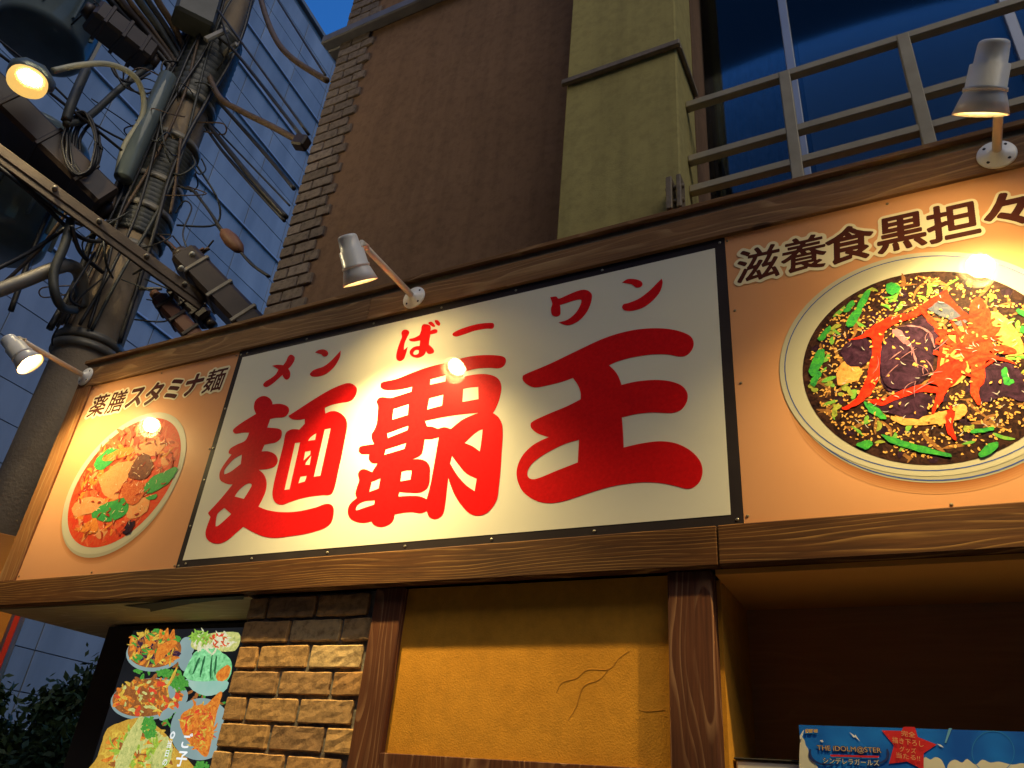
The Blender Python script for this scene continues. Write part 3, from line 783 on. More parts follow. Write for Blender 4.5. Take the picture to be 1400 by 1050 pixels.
L.add('chicken_print', shapes_px(["285,500 310,480 370,510 365,550 320,565 280,580 275,530", "720,370 770,335 800,350 780,400 740,410", "870,280 940,300 1000,370 1021,440 960,460 940,420 900,390 895,330", "490,700 600,700 700,680 780,650 790,690 720,725 600,735 530,730", "690,430 780,420 800,520 740,580 680,560"], *Z4), pm('beige_chicken', (.70, .34, .10), (.62, .26, .07), 30))
L.add('egg_print', shapes_px(["450,440 480,380 540,340 610,310 660,330 680,380 670,450 640,530 580,590 510,605 460,580 445,510", "290,440 340,390 400,395 415,440 390,490 330,500", "430,660 520,610 640,610 650,660 600,710 500,690", "800,560 870,500 980,490 1021,560 1021,640 940,620 860,640"], *Z4), pm('dark_egg', (.050, .017, .042), (.022, .008, .020), 16))
L.add('egg_print', shapes_px(["640,270 700,240 760,260 795,310 770,340 710,310"], *Z4), pm('blue_egg', (.07, .08, .13), (.13, .13, .17), 22))
L.add('onion_print', shapes_px(["310,330 350,270 390,200 410,205 380,270 340,340", "165,510 195,440 225,435 220,480 180,540", "450,770 520,790 620,820 725,850 715,862 600,840 500,810", "385,640 430,660 475,705 440,705 395,670", "840,850 880,810 920,805 900,840 850,862", "810,755 890,742 895,755 820,768", "350,810 400,795 420,810 390,830", "470,180 500,165 530,190 500,215 475,205", "930,520 950,505 960,545 985,560 950,575 935,550", "300,275 335,240 345,255 315,285", "200,390 240,340 250,355 220,395", "170,560 200,520 215,530 185,580", "1000,270 1040,290 1035,310 990,285", "1010,340 1040,350 1040,370 1005,360"], *Z4), pm('bright_onion', (.055, .36, .045), (.03, .25, .06), 40))
m_pep = pm('red_pepper', (.74, .032, .010), (.66, .02, .008), 26)
L.add('pepper_print', shapes_px(["320,395 380,370 430,330 500,300 570,285 620,250 690,205 715,195 720,215 770,270 800,300 790,320 740,270 690,240 640,270 600,300 540,320 480,345 460,380 450,450 445,540 420,590 380,640 320,670 295,665 340,640 380,580 400,520 415,440 410,385 360,395", "400,635 470,625 540,595 610,575 690,590 690,605 600,605 520,630 450,655", "640,560 690,500 740,470 790,490 770,540 720,590 690,650 655,690 665,640 680,580", "720,660 745,680 735,740 750,795 720,770 708,720"], *Z4), m_pep)
L.add('pepper_print', shapes_px(["600,255 640,290 690,350 740,400 790,440 830,480 810,490 770,450 700,400 660,350 620,300", "805,260 830,225 855,235 870,260 890,290 895,340 930,345 905,375 880,410 960,420 990,445 940,450 880,440 920,465 870,480 865,560 840,590 850,655 825,640 805,590 810,520 790,460 780,400 800,330"], *Z4), pm('red_pepper_light', (.78, .055, .016), (.72, .03, .010), 26))
L.add('pepper_print', scatter(rg, sx+.085, sz+.03, .08, .09, 12, .042, .0052), m_pep)
L.add('pepper_print', scatter(rg, sx+.09, sz+.04, .07, .08, 10, .036, .0045), PAL['red_pepper_light'])
L.add('egg_print', shapes_px(["455,440 485,385 540,348 605,322 650,335 668,380 660,450 630,525 575,580 512,592 466,570 452,510"], *Z4), PAL['dark_egg'])
L.add('membrane_print', shapes_px(["497,352 535,362 556,408 548,416 505,378 495,362", "556,408 575,440 592,500 598,500 583,440 562,402", "520,345 590,345 640,370 660,420 664,418 645,365 592,340 522,341"], *Z4), pm('pale_membrane', (.36, .16, .20), (.28, .12, .16), 30))
L.add('sesame_print', scatter(rg, sx, sz, srx*.75, srz*.7, 80, .0042, .0026), PAL['sesame_seed'])
L.add('gloss_print', scatter(rg, sx, sz, srx*.9, srz*.9, 90, .006, .0009), pm('gloss_fleck', (.55, .50, .50), (.45, .40, .42), 5))
L.add('membrane_print', scatter(rg, sx-.02, sz+.01, .10, .09, 14, .02, .0012), PAL['pale_membrane'])
lettered(rp, '滋養食黒担々麺', [2.030+.1225*i for i in range(7)], 3.042, .126, -.0018)
for x, z_ in ((1.955, 2.896), (1.957, 2.66), (1.950, 2.287), (2.387, 2.275), (1.948, 3.150), (2.383, 3.150)): screw(x, z_, -.0016, rp, .004, m_trim)

# left food panel: spicy vegetable noodles
lp_ = thing('stamina_noodle_panel', (-.483, 0, 2.265), 'salmon photo panel with a bowl of red spicy vegetable noodles at the sign end', 'sign panel')
box('panel_board', -.9405, -.0265, -.0015, .005, 2.2652, 3.1663, m_orange, lp_)
L = Layers(lp_, -.0017)
bx, bz = -.486, 2.650
for i in range(6):
    t = i/5
    L.add('printed_shadow', [[ell(bx-.005, bz-.045+.012*t, .325-.02*t, .295-.012*t)]], printed('printed_shadow_tone', tuple(a*(1-t)+b*t for a, b in zip((.61, .285, .125), (.36, .12, .04))), None, 3), .0001)
L.add('bowl_print', [[ell(bx, bz-.012, .329, .302, rot=R(14))]], PAL['bowl_side_china'])
L.add('bowl_print', [[ell(bx, bz, .333, .299, rot=R(16))]], m_china)
L.add('broth_print', [[ell(bx+.003, bz, .303, .272, rot=R(18))]], pm('chilli_broth', (.56, .040, .014), (.60, .085, .025), 18))
srx, srz = .285, .255
L.add('noodle_print', scatter(rg, bx, bz, srx, srz, 70, .045, .012), pm('red_cabbage', (.64, .085, .03), (.68, .17, .06), 30))
L.add('noodle_print', scatter(rg, bx, bz, srx, srz, 34, .030, .010), pm('pale_cabbage', (.64, .24, .085), (.66, .32, .13), 30))
L.add('noodle_print', scatter(rg, bx, bz, srx, srz, 50, .025, .009), pm('orange_carrot', (.70, .24, .04), (.62, .18, .03), 30))
L.add('noodle_print', scatter(rg, bx, bz, srx, srz, 60, .018, .005, .5), pm('dark_chilli', (.28, .03, .015), (.42, .05, .02), 30))
Z3 = (3.5, 0, 520, -.003)
L.add('cabbage_print', shapes_px(["480,470 560,400 640,390 620,450 580,520 560,570 500,550", "350,600 420,560 500,570 470,620 380,650 350,640", "620,600 680,560 720,580 690,640 610,660", "640,330 720,290 790,300 760,350 690,370"], *Z3), PAL['pale_cabbage'])
L.add('leaf_print', shapes_px(["450,400 490,350 530,325 580,335 560,370 520,410 470,430", "685,520 720,470 780,440 845,415 840,450 800,500 740,535 700,540", "440,640 500,590 560,575 610,560 615,610 580,660 500,675 455,665", "700,560 750,545 745,565 715,575"], *Z3), pm('green_pepper', (.03, .24, .06), (.06, .33, .08), 30))
L.add('carrot_print', shapes_px(["490,375 560,335 630,320 640,345 540,385", "395,700 460,660 465,720 420,735"], *Z3), PAL['orange_carrot'])
L.add('mushroom_print', shapes_px(["615,460 640,400 680,350 720,365 730,420 700,470 650,475"], *Z3), pm('dark_mushroom', (.10, .03, .02), (.20, .06, .03), 40))
L.add('mince_print', shapes_px(["580,520 620,480 680,490 690,540 660,590 610,590"], *Z3), pm('red_mince', (.42, .07, .02), (.60, .16, .05), 60))
L.add('squid_print', shapes_px(["590,730 610,680 650,675 620,730"], *Z3), PAL['purple_flesh'])
L.add('gloss_print', scatter(rg, bx, bz, srx*.95, srz*.95, 110, .008, .0014), pm('gloss_fleck_warm', (.85, .62, .42), (.75, .5, .3), 5))
L.add('noodle_print', scatter(rg, bx, bz, srx, srz, 60, .014, .004), PAL['dark_chilli'])
lettered(lp_, '薬膳スタミナ麺', [-.840+.1195*i for i in range(7)], 3.050, .116, -.0018)
for x, z_ in ((-.93, 2.285), (-.48, 2.277), (-.035, 2.277), (-.93, 3.15), (-.48, 3.15), (-.04, 3.15), (-.035, 2.73)): screw(x, z_, -.0016, lp_, .004, m_trim)

# ------------------------------------------------------------------ spotlights
def spotlight(fx, fz, M, Rr, label, tilt=1.9, cone=106, watt=1.0):
    M = Vector(M); Rr = Vector(Rr); t = thing('spotlight', (fx, FY-.001, fz), label, 'spotlight', 'spotlights along the sign')
    ax = (M-Rr).normalized(); Lh = .158
    o = M-ax*Lh
    fl = lathe('flange', [(0, .046), (.004, .046), (.006, .043), (.010, .020), (.020, .014), (.022, .011)], (fx, FY-.0015, fz), (0, -1, 0), m_lamp, t, 32)
    for k in range(4):
        a = R(45+90*k); lathe('bolt_hole', [(0, .0042), (.0012, .0042)], (fx+.034*math.cos(a), FY-.0084, fz+.034*math.sin(a)), (0, -1, 0), m_void, fl, 8)
    side = Vector((0, 0, 1))-ax*ax.z; side.normalize()
    att = o+ax*.065+side*.034
    end = Vector((fx, att.y+.012, fz+.004))
    tube('arm', [(fx, FY-.018, fz), end], .0115, m_arm, t, 14, sm=False)
    tube('knuckle', [end+Vector((0, .01, 0)), end+Vector((0, -.012, -.003)), (end+att)/2+Vector((0, -.012, 0)), att], [.0145, .0155, .0125, .010], m_arm, t, 12, sm=False)
    kn = (end+att)/2+Vector((.0, -.008, .004))
    tube('thumb_screw', [kn+Vector((-.024, 0, .004)), kn+Vector((.026, 0, .004))], .005, m_arm, t, 10, sm=False)
    hd = lathe('lamp_body', [(0, .0265), (.003, .0305), (.010, .0325), (.050, .0345), (.051, .0410), (.100, .0425), (.101, .0455), (.108, .0460), (.109, .0435)], o, ax, m_lamp, t, 36)
    sh = lathe('lamp_shade', [(.109, .0425), (.114, .0445), (.130, .050), (.158, .0585), (.1585, .0560), (.130, .0475), (.114, .0420), (.112, .012)], o, ax, m_lamp, t, 40, cap=False)
    sh.data.materials.append(m_refl)
    for i, p in enumerate(sh.data.polygons):
        if i >= 40*4: p.material_index = 1
    # reflector bulb: dome recessed in the shade
    pr_ = [(.1125, .036)]+[(.1125+.007*math.sin(a), .038*math.cos(a)+.0005) for a in (R(8), R(25), R(42), R(60), R(76), R(88))]
    lathe('bulb', pr_, o, ax, m_bulb, t, 24)
    ld = bpy.data.lights.new('spot_beam', 'SPOT'); ld.energy = SPOT_W*watt; ld.color = BULB_COL; ld.spot_size = R(cone); ld.spot_blend = 1.0; ld.shadow_soft_size = .018
    lo = bpy.data.objects.new('lamp_light', ld); COL.objects.link(lo); lo.parent = t
    lo.location = o+ax*.1225-wloc(t); bm_ = (ax+Vector((0, 0, -tilt))).normalized()
    lo.rotation_euler = bm_.to_track_quat('-Z', 'Y').to_euler()
    return t
spotlight(.826, 3.214, (.826, -.302, 3.080), (.818, -.402, 3.202), 'cream spotlight on an arm above the middle of the cream sign')
spotlight(2.655, 3.216, (2.590, -.309, 3.087), (2.640, -.410, 3.205), 'cream spotlight above the dark noodle photo, at the right end', 1.9, 112, .72)
spotlight(-1.003, 3.222, (-.897, -.3135, 3.098), (-.999, -.414, 3.207), 'lit cream spotlight at the left end of the sign beside the pole', .75, 124, .38)

# ------------------------------------------------------------------ menu lightbox
lb = thing('menu_lightbox', (-.25, .33, 0), 'glowing backlit menu board of food dishes in a black case', 'menu board')
box('case', -.705, .36, .302, .368, .9, 2.150, m_void, lb, .004)
E_ = .19
def em(nm, c, c2, sc=30, k=1.0): return pm(nm, c, c2, sc, emit=E_*k)
L = Layers(lb, .3015)
L.add('backing_print', [[[(-.545, 1.0), (.33, 1.0), (.33, 2.130), (-.545, 2.130)]]], em('print_black', (.006, .007, .008), (.012, .013, .016), 4))
YL = .300
ZL = (5.833, 120, 870)
def lsh(strs): return [[plane_xz(jag(outline(t, *ZL, 4), .55), YL)] for t in strs]
def lell(cx, cy, rx, ry, rot=0):
    return [plane_xz([(ZL[1]+(cx+rx*math.cos(t)*math.cos(rot)-ry*math.sin(t)*math.sin(rot))/ZL[0], ZL[2]+(cy+rx*math.cos(t)*math.sin(rot)+ry*math.sin(t)*math.cos(rot))/ZL[0]) for t in (2*math.pi*i/48 for i in range(48))], YL)]
def lfl(cx, cy, rx, ry, n, l, w):
    out = []
    for _ in range(int(n*1.8)):
        a = rg.uniform(0, 6.283); r = math.sqrt(rg.random())*.95
        p = flake(rg, cx+rx*r*math.cos(a), cy+ry*r*math.sin(a), l*rg.uniform(.6, 1.4), w*rg.uniform(.6, 1.4), rg.uniform(-.4, .4))
        out.append([plane_xz([(ZL[1]+x/ZL[0], ZL[2]+y/ZL[0]) for x, y in p], YL)])
    return out
plate = em('print_plate', (.26, .36, .35), (.20, .29, .29), 5)
mint = em('print_mint', (.26, .66, .30), (.14, .46, .18), 16)
orang = em('print_orange', (.70, .24, .03), (.55, .14, .02))
yell = em('print_yellow', (.66, .46, .06), (.52, .30, .04))
redp = em('print_red', (.66, .05, .02), (.5, .09, .03))
brwn = em('print_brown', (.22, .07, .02), (.36, .13, .03))
grn = em('print_green', (.04, .22, .03), (.10, .36, .05), 60)
pale = em('print_pale', (.56, .54, .18), (.42, .46, .14))
aub = em('print_aubergine', (.03, .012, .03), (.07, .03, .06))
L.add('garnish_print', lfl(720, 480, 400, 520, 90, 26, 13), grn)
L.add('garnish_print', lfl(720, 480, 390, 520, 60, 30, 12), brwn)
L.add('plate_print', [lell(530, 130, 225, 150, -.1), lell(490, 500, 310, 165, -.12), lell(900, 740, 240, 250, .5), lell(790, 80, 60, 75), lell(780, 190, 60, 90)], plate)
L.add('plate_print', lsh(["825,40 850,0 950,-20 1200,-30 1190,100 1100,120 900,110 830,90"]), pale)
L.add('salad_print', lsh(["770,290 830,160 900,100 1000,90 1100,150 1150,230 1110,360 960,375 820,350 770,320"]), mint)
L.add('glass_bowl_print', lsh(["770,345 900,362 1110,358 1095,430 1010,468 920,470 840,430"]), em('print_glass', (.22, .46, .36), (.34, .50, .42), 9))
L.add('salad_print', lsh(["880,180 895,182 850,290 838,292", "925,170 937,172 905,310 893,310", "985,165 998,165 985,320 972,320", "1020,165 1032,168 1020,300 1008,300"]), em('print_dark_green', (.02, .10, .04), (.03, .14, .05)))
L.add('salad_print', lsh(["1030,290 1110,230 1140,260 1110,340 1040,355"]), orang)
L.add('onion_print', lfl(1000, 40, 180, 80, 26, 40, 9), em('print_cream', (.70, .66, .46), (.6, .6, .36)))
L.add('onion_print', lfl(1030, 40, 120, 60, 14, 18, 6), redp)
L.add('salad_print', lfl(900, 10, 80, 50, 16, 30, 9), em('print_lettuce', (.30, .50, .06), (.2, .4, .05)))
L.add('dish_print', [lell(535, 110, 215, 140, -.1)], brwn)
for m_, n_, l_, w_ in ((aub, 22, 34, 13), (orang, 16, 45, 16), (yell, 22, 40, 10), (grn, 14, 34, 12)):
    L.add('dish_print', lfl(535, 95, 215, 150, n_, l_*.8, w_*.9), m_)
L.add('dish_print', lsh(["570,20 585,-60 600,10", "610,20 640,-70 650,10", "650,20 690,-60 700,20", "560,100 640,40 700,30 720,60 660,120 600,180 540,230"]), orang)
L.add('dish_print', [lell(475, 490, 275, 150, -.12)], brwn)
for m_, n_, l_, w_ in ((orang, 26, 36, 18), (yell, 18, 34, 12), (brwn, 20, 30, 16), (pale, 12, 30, 14), (redp, 9, 32, 20)):
    L.add('dish_print', lfl(480, 485, 280, 155, n_, l_*.85, w_*.9), m_)
L.add('dish_print', lsh(["650,380 690,395 705,450 680,500 655,470", "600,610 650,570 690,600 660,650 580,670"]), plate)
L.add('dish_print', lsh(["745,700 760,620 850,570 960,540 1060,440 1075,480 1030,640 1000,800 960,960 860,890 780,800"]), orang)
for m_, n_, l_, w_ in ((yell, 26, 44, 9), (redp, 16, 34, 12), (orang, 24, 50, 9)):
    L.add('dish_print', lfl(900, 720, 120, 190, n_, l_, w_), m_)
L.add('dish_print', lsh(["60,1120 90,960 120,860 165,740 290,680 430,650 540,700 640,790 720,900 820,1000 840,1120"]), em('print_ochre', (.45, .24, .03), (.6, .36, .05)))
for m_, n_, l_, w_ in ((yell, 50, 60, 16), (orang, 26, 44, 16), (brwn, 20, 40, 14), (pale, 22, 60, 15)):
    L.add('dish_print', lfl(420, 950, 280, 220, n_, l_, w_), m_)
L.add('dish_print', lfl(420, 930, 260, 220, 26, 44, 13), em('print_lime', (.34, .48, .05), (.22, .36, .04)))
L.add('dish_print', lsh(["230,1050 300,850 420,650 470,680 420,850 330,1050", "520,1050 560,900 640,800 660,850 600,1050"]), pale)
L.add('dish_print', lfl(500, 730, 60, 90, 60, 16, 10)+lfl(640, 300, 80, 34, 40, 14, 8)+lfl(745, 380, 70, 60, 60, 14, 9)+lfl(920, 1030, 70, 30, 20, 16, 9), grn)
L.add('dish_print', lsh(["615,400 650,380 715,255 725,270 690,350 650,410"]), yell)
# lower part of the board (below the frame of the photo)
for cy in (1350, 1700, 2100, 2500):
    L.add('plate_print', [lell(450, cy, 330, 170, -.1), lell(950, cy+120, 230, 150)], plate)
    L.add('dish_print', [lell(450, cy, 280, 135, -.1), lell(950, cy+120, 190, 120)], em('print_ochre', None, None))
    for m_ in (yell, orang, grn): L.add('dish_print', lfl(450, cy, 270, 130, 20, 40, 14)+lfl(950, cy+120, 180, 110, 14, 34, 12), m_)
m_lw = em('print_letter_white', (.85, .88, .88), (.8, .84, .84))
for ch, zx, zy, s_ in (('ご', 815, 835, .052), ('子', 772, 980, .054), ('◎', 700, 792, .030), ('当', 675, 862, .026), ('日', 657, 937, .024), ('の', 640, 1008, .026)):
    v, f = text_mesh(ch, s_, .0012 if s_ > .04 else .0004, 0)
    q = aty(ZL[1]+zx/ZL[0], ZL[2]+zy/ZL[0], YL)
    L.y -= .0001
    if len(v): put_text('white_character', v, f, q.x, L.y-.0004, q.z, m_lw, lb)

# ------------------------------------------------------------------ cabinet and poster in the niche
cb = thing('white_cabinet', (2.4, .25, 0), 'white cabinet in the dark niche behind the blue poster', 'cabinet')
box('cabinet_body', 1.868, 3.1, .095, .350, 0, 1.754, noisy('cream_laminate', (.62, .57, .46), (.68, .63, .52), .4, 3), cb, .004)
box('cabinet_top', 1.864, 3.1, .091, .352, 1.7545, 1.759, m_void, cb, .002)
po = thing('blue_poster', (2.24, .08, 1.3), 'blue sky poster with a red star and cartoon game lettering in the niche', 'poster')
YP = .075; q_ = aty(1092, 991, YP); zt = q_.z; x0 = q_.x
sky_m, nt_, b_ = newmat('poster_sky_print')
b_.inputs['Roughness'].default_value = .4
tcn = nt_.nodes.new('ShaderNodeTexCoord'); nzn = nt_.nodes.new('ShaderNodeTexNoise'); nzn.inputs['Scale'].default_value = 9
rp_ = ramp(nt_, [(.35, (.006, .085, .46)), (.65, (.012, .19, .72))])
nt_.links.new(tcn.outputs['Object'], nzn.inputs['Vector']); nt_.links.new(nzn.outputs['Fac'], rp_.inputs[0]); nt_.links.new(rp_.outputs[0], b_.inputs['Base Color'])
box('poster_sheet', x0, x0+.64, YP, YP+.004, 1.30, zt, sky_m, po)
L = Layers(po, YP-.0002)
def plainp(nm, c): return noisy(nm, c, tuple(v*.9 for v in c), .45, 20)
m_cloud = plainp('poster_cloud', (.72, .68, .52)); m_star = plainp('poster_star_red', (.62, .02, .025)); m_pw = plainp('poster_white', (.80, .80, .80)); m_gold = plainp('poster_gold', (.62, .40, .16)); m_navy = plainp('poster_navy', (.02, .035, .16)); m_pale = plainp('poster_pale_blue', (.14, .38, .62))
ZP = (4.375, 1080, 970)
def psh(strs): return [[plane_xz(outline(t, *ZP, 3), YP)] for t in strs]
L.add('cloud_print', psh(["62,180 85,180 95,215 110,240 118,290 150,320 170,350 230,420 70,420", "800,290 840,300 870,285 905,300 930,350 960,420 780,420", "930,420 945,330 985,300 1030,318 1060,296 1110,330 1150,300 1200,318 1250,312 1330,330 1400,322 1500,360 1500,440 930,440"]), m_cloud)
L.add('ring_print', [[plane_xz([(ZP[1]+(1215+r_*math.cos(t))/4.375, ZP[2]+(255+r_*math.sin(t))/4.375) for t in (2*math.pi*i/40 for i in range(40))], YP) for r_ in (128, 124)]], plainp('poster_ring_blue', (.03, .24, .62)))
L.add('beam_print', psh(["950,112* 970,112* 935,200* 925,200*"]), m_pale)
L.add('star_print', psh(["548,125* 668,128* 680,103* 748,105* 765,165* 878,210* 800,262* 800,362* 700,312* 592,325* 622,215*"]), m_star)
L.add('sparkle_print', psh(["355,135* 388,158* 392,150* 420,192* 390,165* 383,168*", "880,205* 905,212* 920,228* 900,222*", "180,185* 195,182* 202,195* 190,196*"]), m_pw)
L.add('scroll_print', psh(["118,235* 112,275 135,310 180,330 260,335 262,328 190,322 148,300 128,270 128,240*", "585,235* 596,270 580,305 540,325 480,332 480,326 535,316 568,298 580,270 576,240*"]), m_navy)
L.add('ribbon_print', psh(["240,270* 535,278* 530,290* 245,282*"]), m_star)
def ptext(s, zx, zy, wpx, hpx, mat, grow=0, rot=0, name='poster_lettering'):
    v, f = text_mesh(s, .1, 0, 0)
    if not len(v): return
    k_ = .00140/ZP[0]; ext = v.max(0)-v.min(0); v = v*np.array([wpx*k_/ext[0], hpx*k_/ext[1], 1])
    if grow:
        T = [[tuple(v[i][:2]) for i in (t[0], t[j], t[j+1])] for t in f for j in range(1, len(t)-1)]
        q = aty(ZP[1]+zx/ZP[0], ZP[2]+zy/ZP[0], YP); L.y -= .0002
        T = [[(q.x+a, q.z+b) for a, b in t] for t in T]
        sheet('lettering_edge', [[l[0]] for l in grown(T, .0005, grow, 3)], L.y, 0, mat, po); return
    sx = 1
    q = aty(ZP[1]+zx/ZP[0], ZP[2]+zy/ZP[0], YP); L.y -= .0002
    put_text(name, v, f, q.x, L.y, q.z, mat, po, sx=sx, rot=rot)
for s_, zx, zy, w_, h_, c_ in (('THE iDOLM@STER', 352, 240, 392, 40, m_gold), ('シンデレラガールズ', 365, 312, 340, 36, m_cloud)):
    ptext(s_, zx, zy, w_, h_, m_navy, .0014); ptext(s_, zx, zy, w_, h_, c_)
L.add('maker_mark_print', psh(['92,120* 108,116* 106,142* 94,142*', '110,118* 140,118* 136,140* 112,140*', '142,120* 168,120* 166,140* 144,138*']), m_gold, .0003)
L.add('flash_print', psh(['60,160* 78,130* 86,122* 80,150* 70,176* 62,180*']), m_pw, .0003)
for s_, zx, zy, w_, h_ in (('完全', 708, 148, 82, 34), ('描き下ろし', 705, 195, 180, 36), ('グッズ', 705, 243, 95, 32), ('当たる!!', 707, 283, 135, 32)):
    ptext(s_, zx, zy, w_, h_, m_gold, 0, R(-6))

# ================================================================== UTILITY POLE AND ITS CABLES
D0 = 4.46
PX, PY = -1.62, .285
pole = thing('utility_pole', (PX, PY, 0), 'tall concrete utility pole wrapped in cables beside the sign', 'utility pole')
def zp(px, py): return hp(px, py, D0).z
lathe('shaft', [(0, .175), (4, .158), (7, .142), (11, .12)], (PX, PY, 0), (0, 0, 1), m_concrete, pole, 32)
prof = []; z1, z2 = zp(170, 330), zp(215, 210)
s_ = z1
while s_ < z2:
    prof += [(s_, .168), (s_+.015, .178), (s_+.03, .168)]; s_ += .034
lathe('ribbed_guard', prof, (PX, PY, 0), (0, 0, 1), m_sleeve, pole, 24)
prof = []; z1, z2 = zp(240, 150), zp(265, 40); s_ = z1
while s_ < z2:
    prof += [(s_, .175), (s_+.025, .19), (s_+.05, .175)]; s_ += .056
lathe('ribbed_guard', prof, (PX, PY, 0), (0, 0, 1), m_sleeve, pole, 24)
for py_ in (475, 487, 350, 300, 262, 205, 150, 60):
    zz = zp(135+(440-py_)*.416, py_)
    lathe('clamp_band', [(zz-.02, .170), (zz-.02, .182), (zz+.02, .182), (zz+.02, .170)], (PX, PY, 0), (0, 0, 1), m_steel, pole, 28)
for k, py_ in enumerate((500, 440, 395, 345)):
    zz = zp(135+(440-py_)*.416, py_); a = R(200 if k % 2 else 20)
    tube('step_bolt', [Vector((PX+.15*math.cos(a), PY+.15*math.sin(a), zz)), Vector((PX+.30*math.cos(a), PY+.30*math.sin(a), zz))], .01, m_steel, pole, sm=False)
# cables strapped down the pole
rc = random.Random(5)
for k in range(9):
    a0 = R(rc.uniform(-80, 60))-R(60)
    pts = []
    for i in range(9):
        z_ = zp(120, 470)+i*(zp(285, -10)-zp(120, 470))/8
        a = a0+.25*math.sin(i*.9+k); rr = .185+.03*rc.random()
        pts.append((PX+rr*math.cos(a), PY+rr*math.sin(a), z_))
    tube('riser_cable', pts, rc.choice((.010, .014, .020)), rc.choice((m_cable, m_cable, m_cable2, m_sleeve)), pole, 6)
for k in range(34):
    z_ = zp(150, 430)+rc.random()*(zp(270, 20)-zp(150, 430)); a = R(rc.uniform(-150, 60)); a2 = a+R(rc.uniform(-70, 70)); h_ = rc.uniform(-.5, .5)
    r1, r2, rm = .19, .19, rc.uniform(.22, .42)
    P_ = [(PX+r1*math.cos(a), PY+r1*math.sin(a), z_), (PX+rm*math.cos(a+(a2-a)*.3), PY+rm*math.sin(a+(a2-a)*.3), z_+h_*.3-.06), (PX+rm*.95*math.cos(a+(a2-a)*.7), PY+rm*.95*math.sin(a+(a2-a)*.7), z_+h_*.7-.09), (PX+r2*math.cos(a2), PY+r2*math.sin(a2), z_+h_)]
    tube('tangled_wire', P_, rc.choice((.004, .005, .007)), rc.choice((m_cable, m_cable2, m_sleeve)), pole, 5)
# orange advertising sleeve low on the pole
m_ad = noisy('orange_ad', (.55, .20, .03), (.60, .24, .04), .5, 6)
lathe('advert_sleeve', [(1.45, .186), (2.42, .186)], (PX, PY, 0), (0, 0, 1), m_ad, pole, 28)
bxm = noisy('red_edge', (.62, .03, .02), (.66, .05, .02), .5, 6)
# hanging banner arm: flat sign standing off the pole toward the street
ban = hp(20, 870, D0-.3)
for (pa, pb, nm, mm, w) in (((-40, 838), (-64, 930), 'advert_plate', m_ad, .30), ((26, 838), (-6, 930), 'advert_edge', bxm, .022)):
    A = hp(*pa, D0-.35); B = hp(*pb, D0-.35); B.x, B.y = A.x, A.y
    obox(nm, B-Vector((0, 0, .5)), A+Vector((0, 0, .35)), w, .02, mm, pole, up=PN, bev=.002)

def cable(pts, r, mat, label, name='aerial_cable', grp='cables strung between pole and building', segs=7):
    o = tube(name, [hp(*p) for p in pts], r, mat, None, segs)
    return tag(o, label, 'cable', grp)
cable([(345, -60, 4.3), (357, 0, 4.1), (375, 50, 3.85), (400, 80, 3.65), (447, 110, 3.38)], .020, m_cable2, 'thick brown sagging cable reaching the top of the brick corner')
cable([(340, -70, 4.4), (380, 0, 3.9), (445, 103, 3.38)], .0075, m_cable, 'thin black wire just right of the thick sagging brown cable')
cable([(280, -8, 4.3), (307, 26, 4.1), (422, 184, 3.42)], .008, m_cable, 'straight black wire from the pole head to the wall anchor')
cable([(296, 50, 4.3), (325, 75, 4.1), (412, 186, 3.42)], .011, m_cable, 'black wire with a knot running just below the straight wire')
cable([(282, 95, 4.35), (300, 133, 4.15), (330, 152, 3.95), (370, 172, 3.7), (411, 194, 3.44)], .020, m_cable2, 'brown sheathed cable ending at the wall anchor block')
cable([(298, 138, 4.35), (340, 185, 3.95), (375, 225, 3.7), (402, 258, 3.48)], .013, m_cable, 'black cable hitting the brick corner below the anchor block')
cable([(283, 168, 4.35), (305, 196, 4.15), (345, 245, 3.8), (391, 297, 3.5)], .016, m_cable, 'twisted heavy black cable pair reaching the brick corner')
cable([(280, 172, 4.36), (303, 205, 4.16), (343, 252, 3.82), (389, 302, 3.5)], .010, m_cable, 'lower strand of the twisted heavy cable pair')
cable([(291, 172, 4.36), (345, 228, 3.9), (396, 281, 3.5)], .006, m_cable, 'fine straight wire above the twisted cable pair')
cable([(233, 250, 4.3), (252, 257, 4.25), (265, 262, 4.2), (285, 287, 4.1), (303, 313, 4.0), (316, 328, 3.95), (338, 355, 3.8), (350, 366, 3.65), (368, 378, 3.5)], .009, m_cable, 'black cable carrying a spindle shaped splice to the corner')
cable([(268, 262, 4.2), (287, 291, 4.1), (303, 318, 4.0), (316, 331, 3.95)], .006, m_cable, 'thin strand doubled along the spliced cable')
cable([(240, 292, 4.3), (252, 275, 4.25), (262, 285, 4.2), (250, 320, 4.15), (262, 350, 4.1)], .005, m_cable, 'small looping wire right of the pole', grp='wires looped round the pole')
cable([(247, 190, 4.25), (240, 250, 4.25), (233, 292, 4.25)], .010, m_cable2, 'short straight stay rod beside the pole', grp='wires looped round the pole')
lathe('cable_splice', [(0, .006), (.05, .035), (.13, .045), (.22, .035), (.28, .006)], hp(303, 314, 4.0), hp(338, 352, 3.82)-hp(303, 314, 4.0), m_clos2, None, 14)
tag(bpy.data.objects['cable_splice'], 'brown spindle shaped splice on the cable near the brick corner', 'cable splice')
ab = obox('wall_anchor', hp(404, 194, 3.46), hp(420, 196, 3.40), .07, .08, m_clos, None)
tag(ab, 'dark anchor block where cables meet the brick corner', 'anchor')

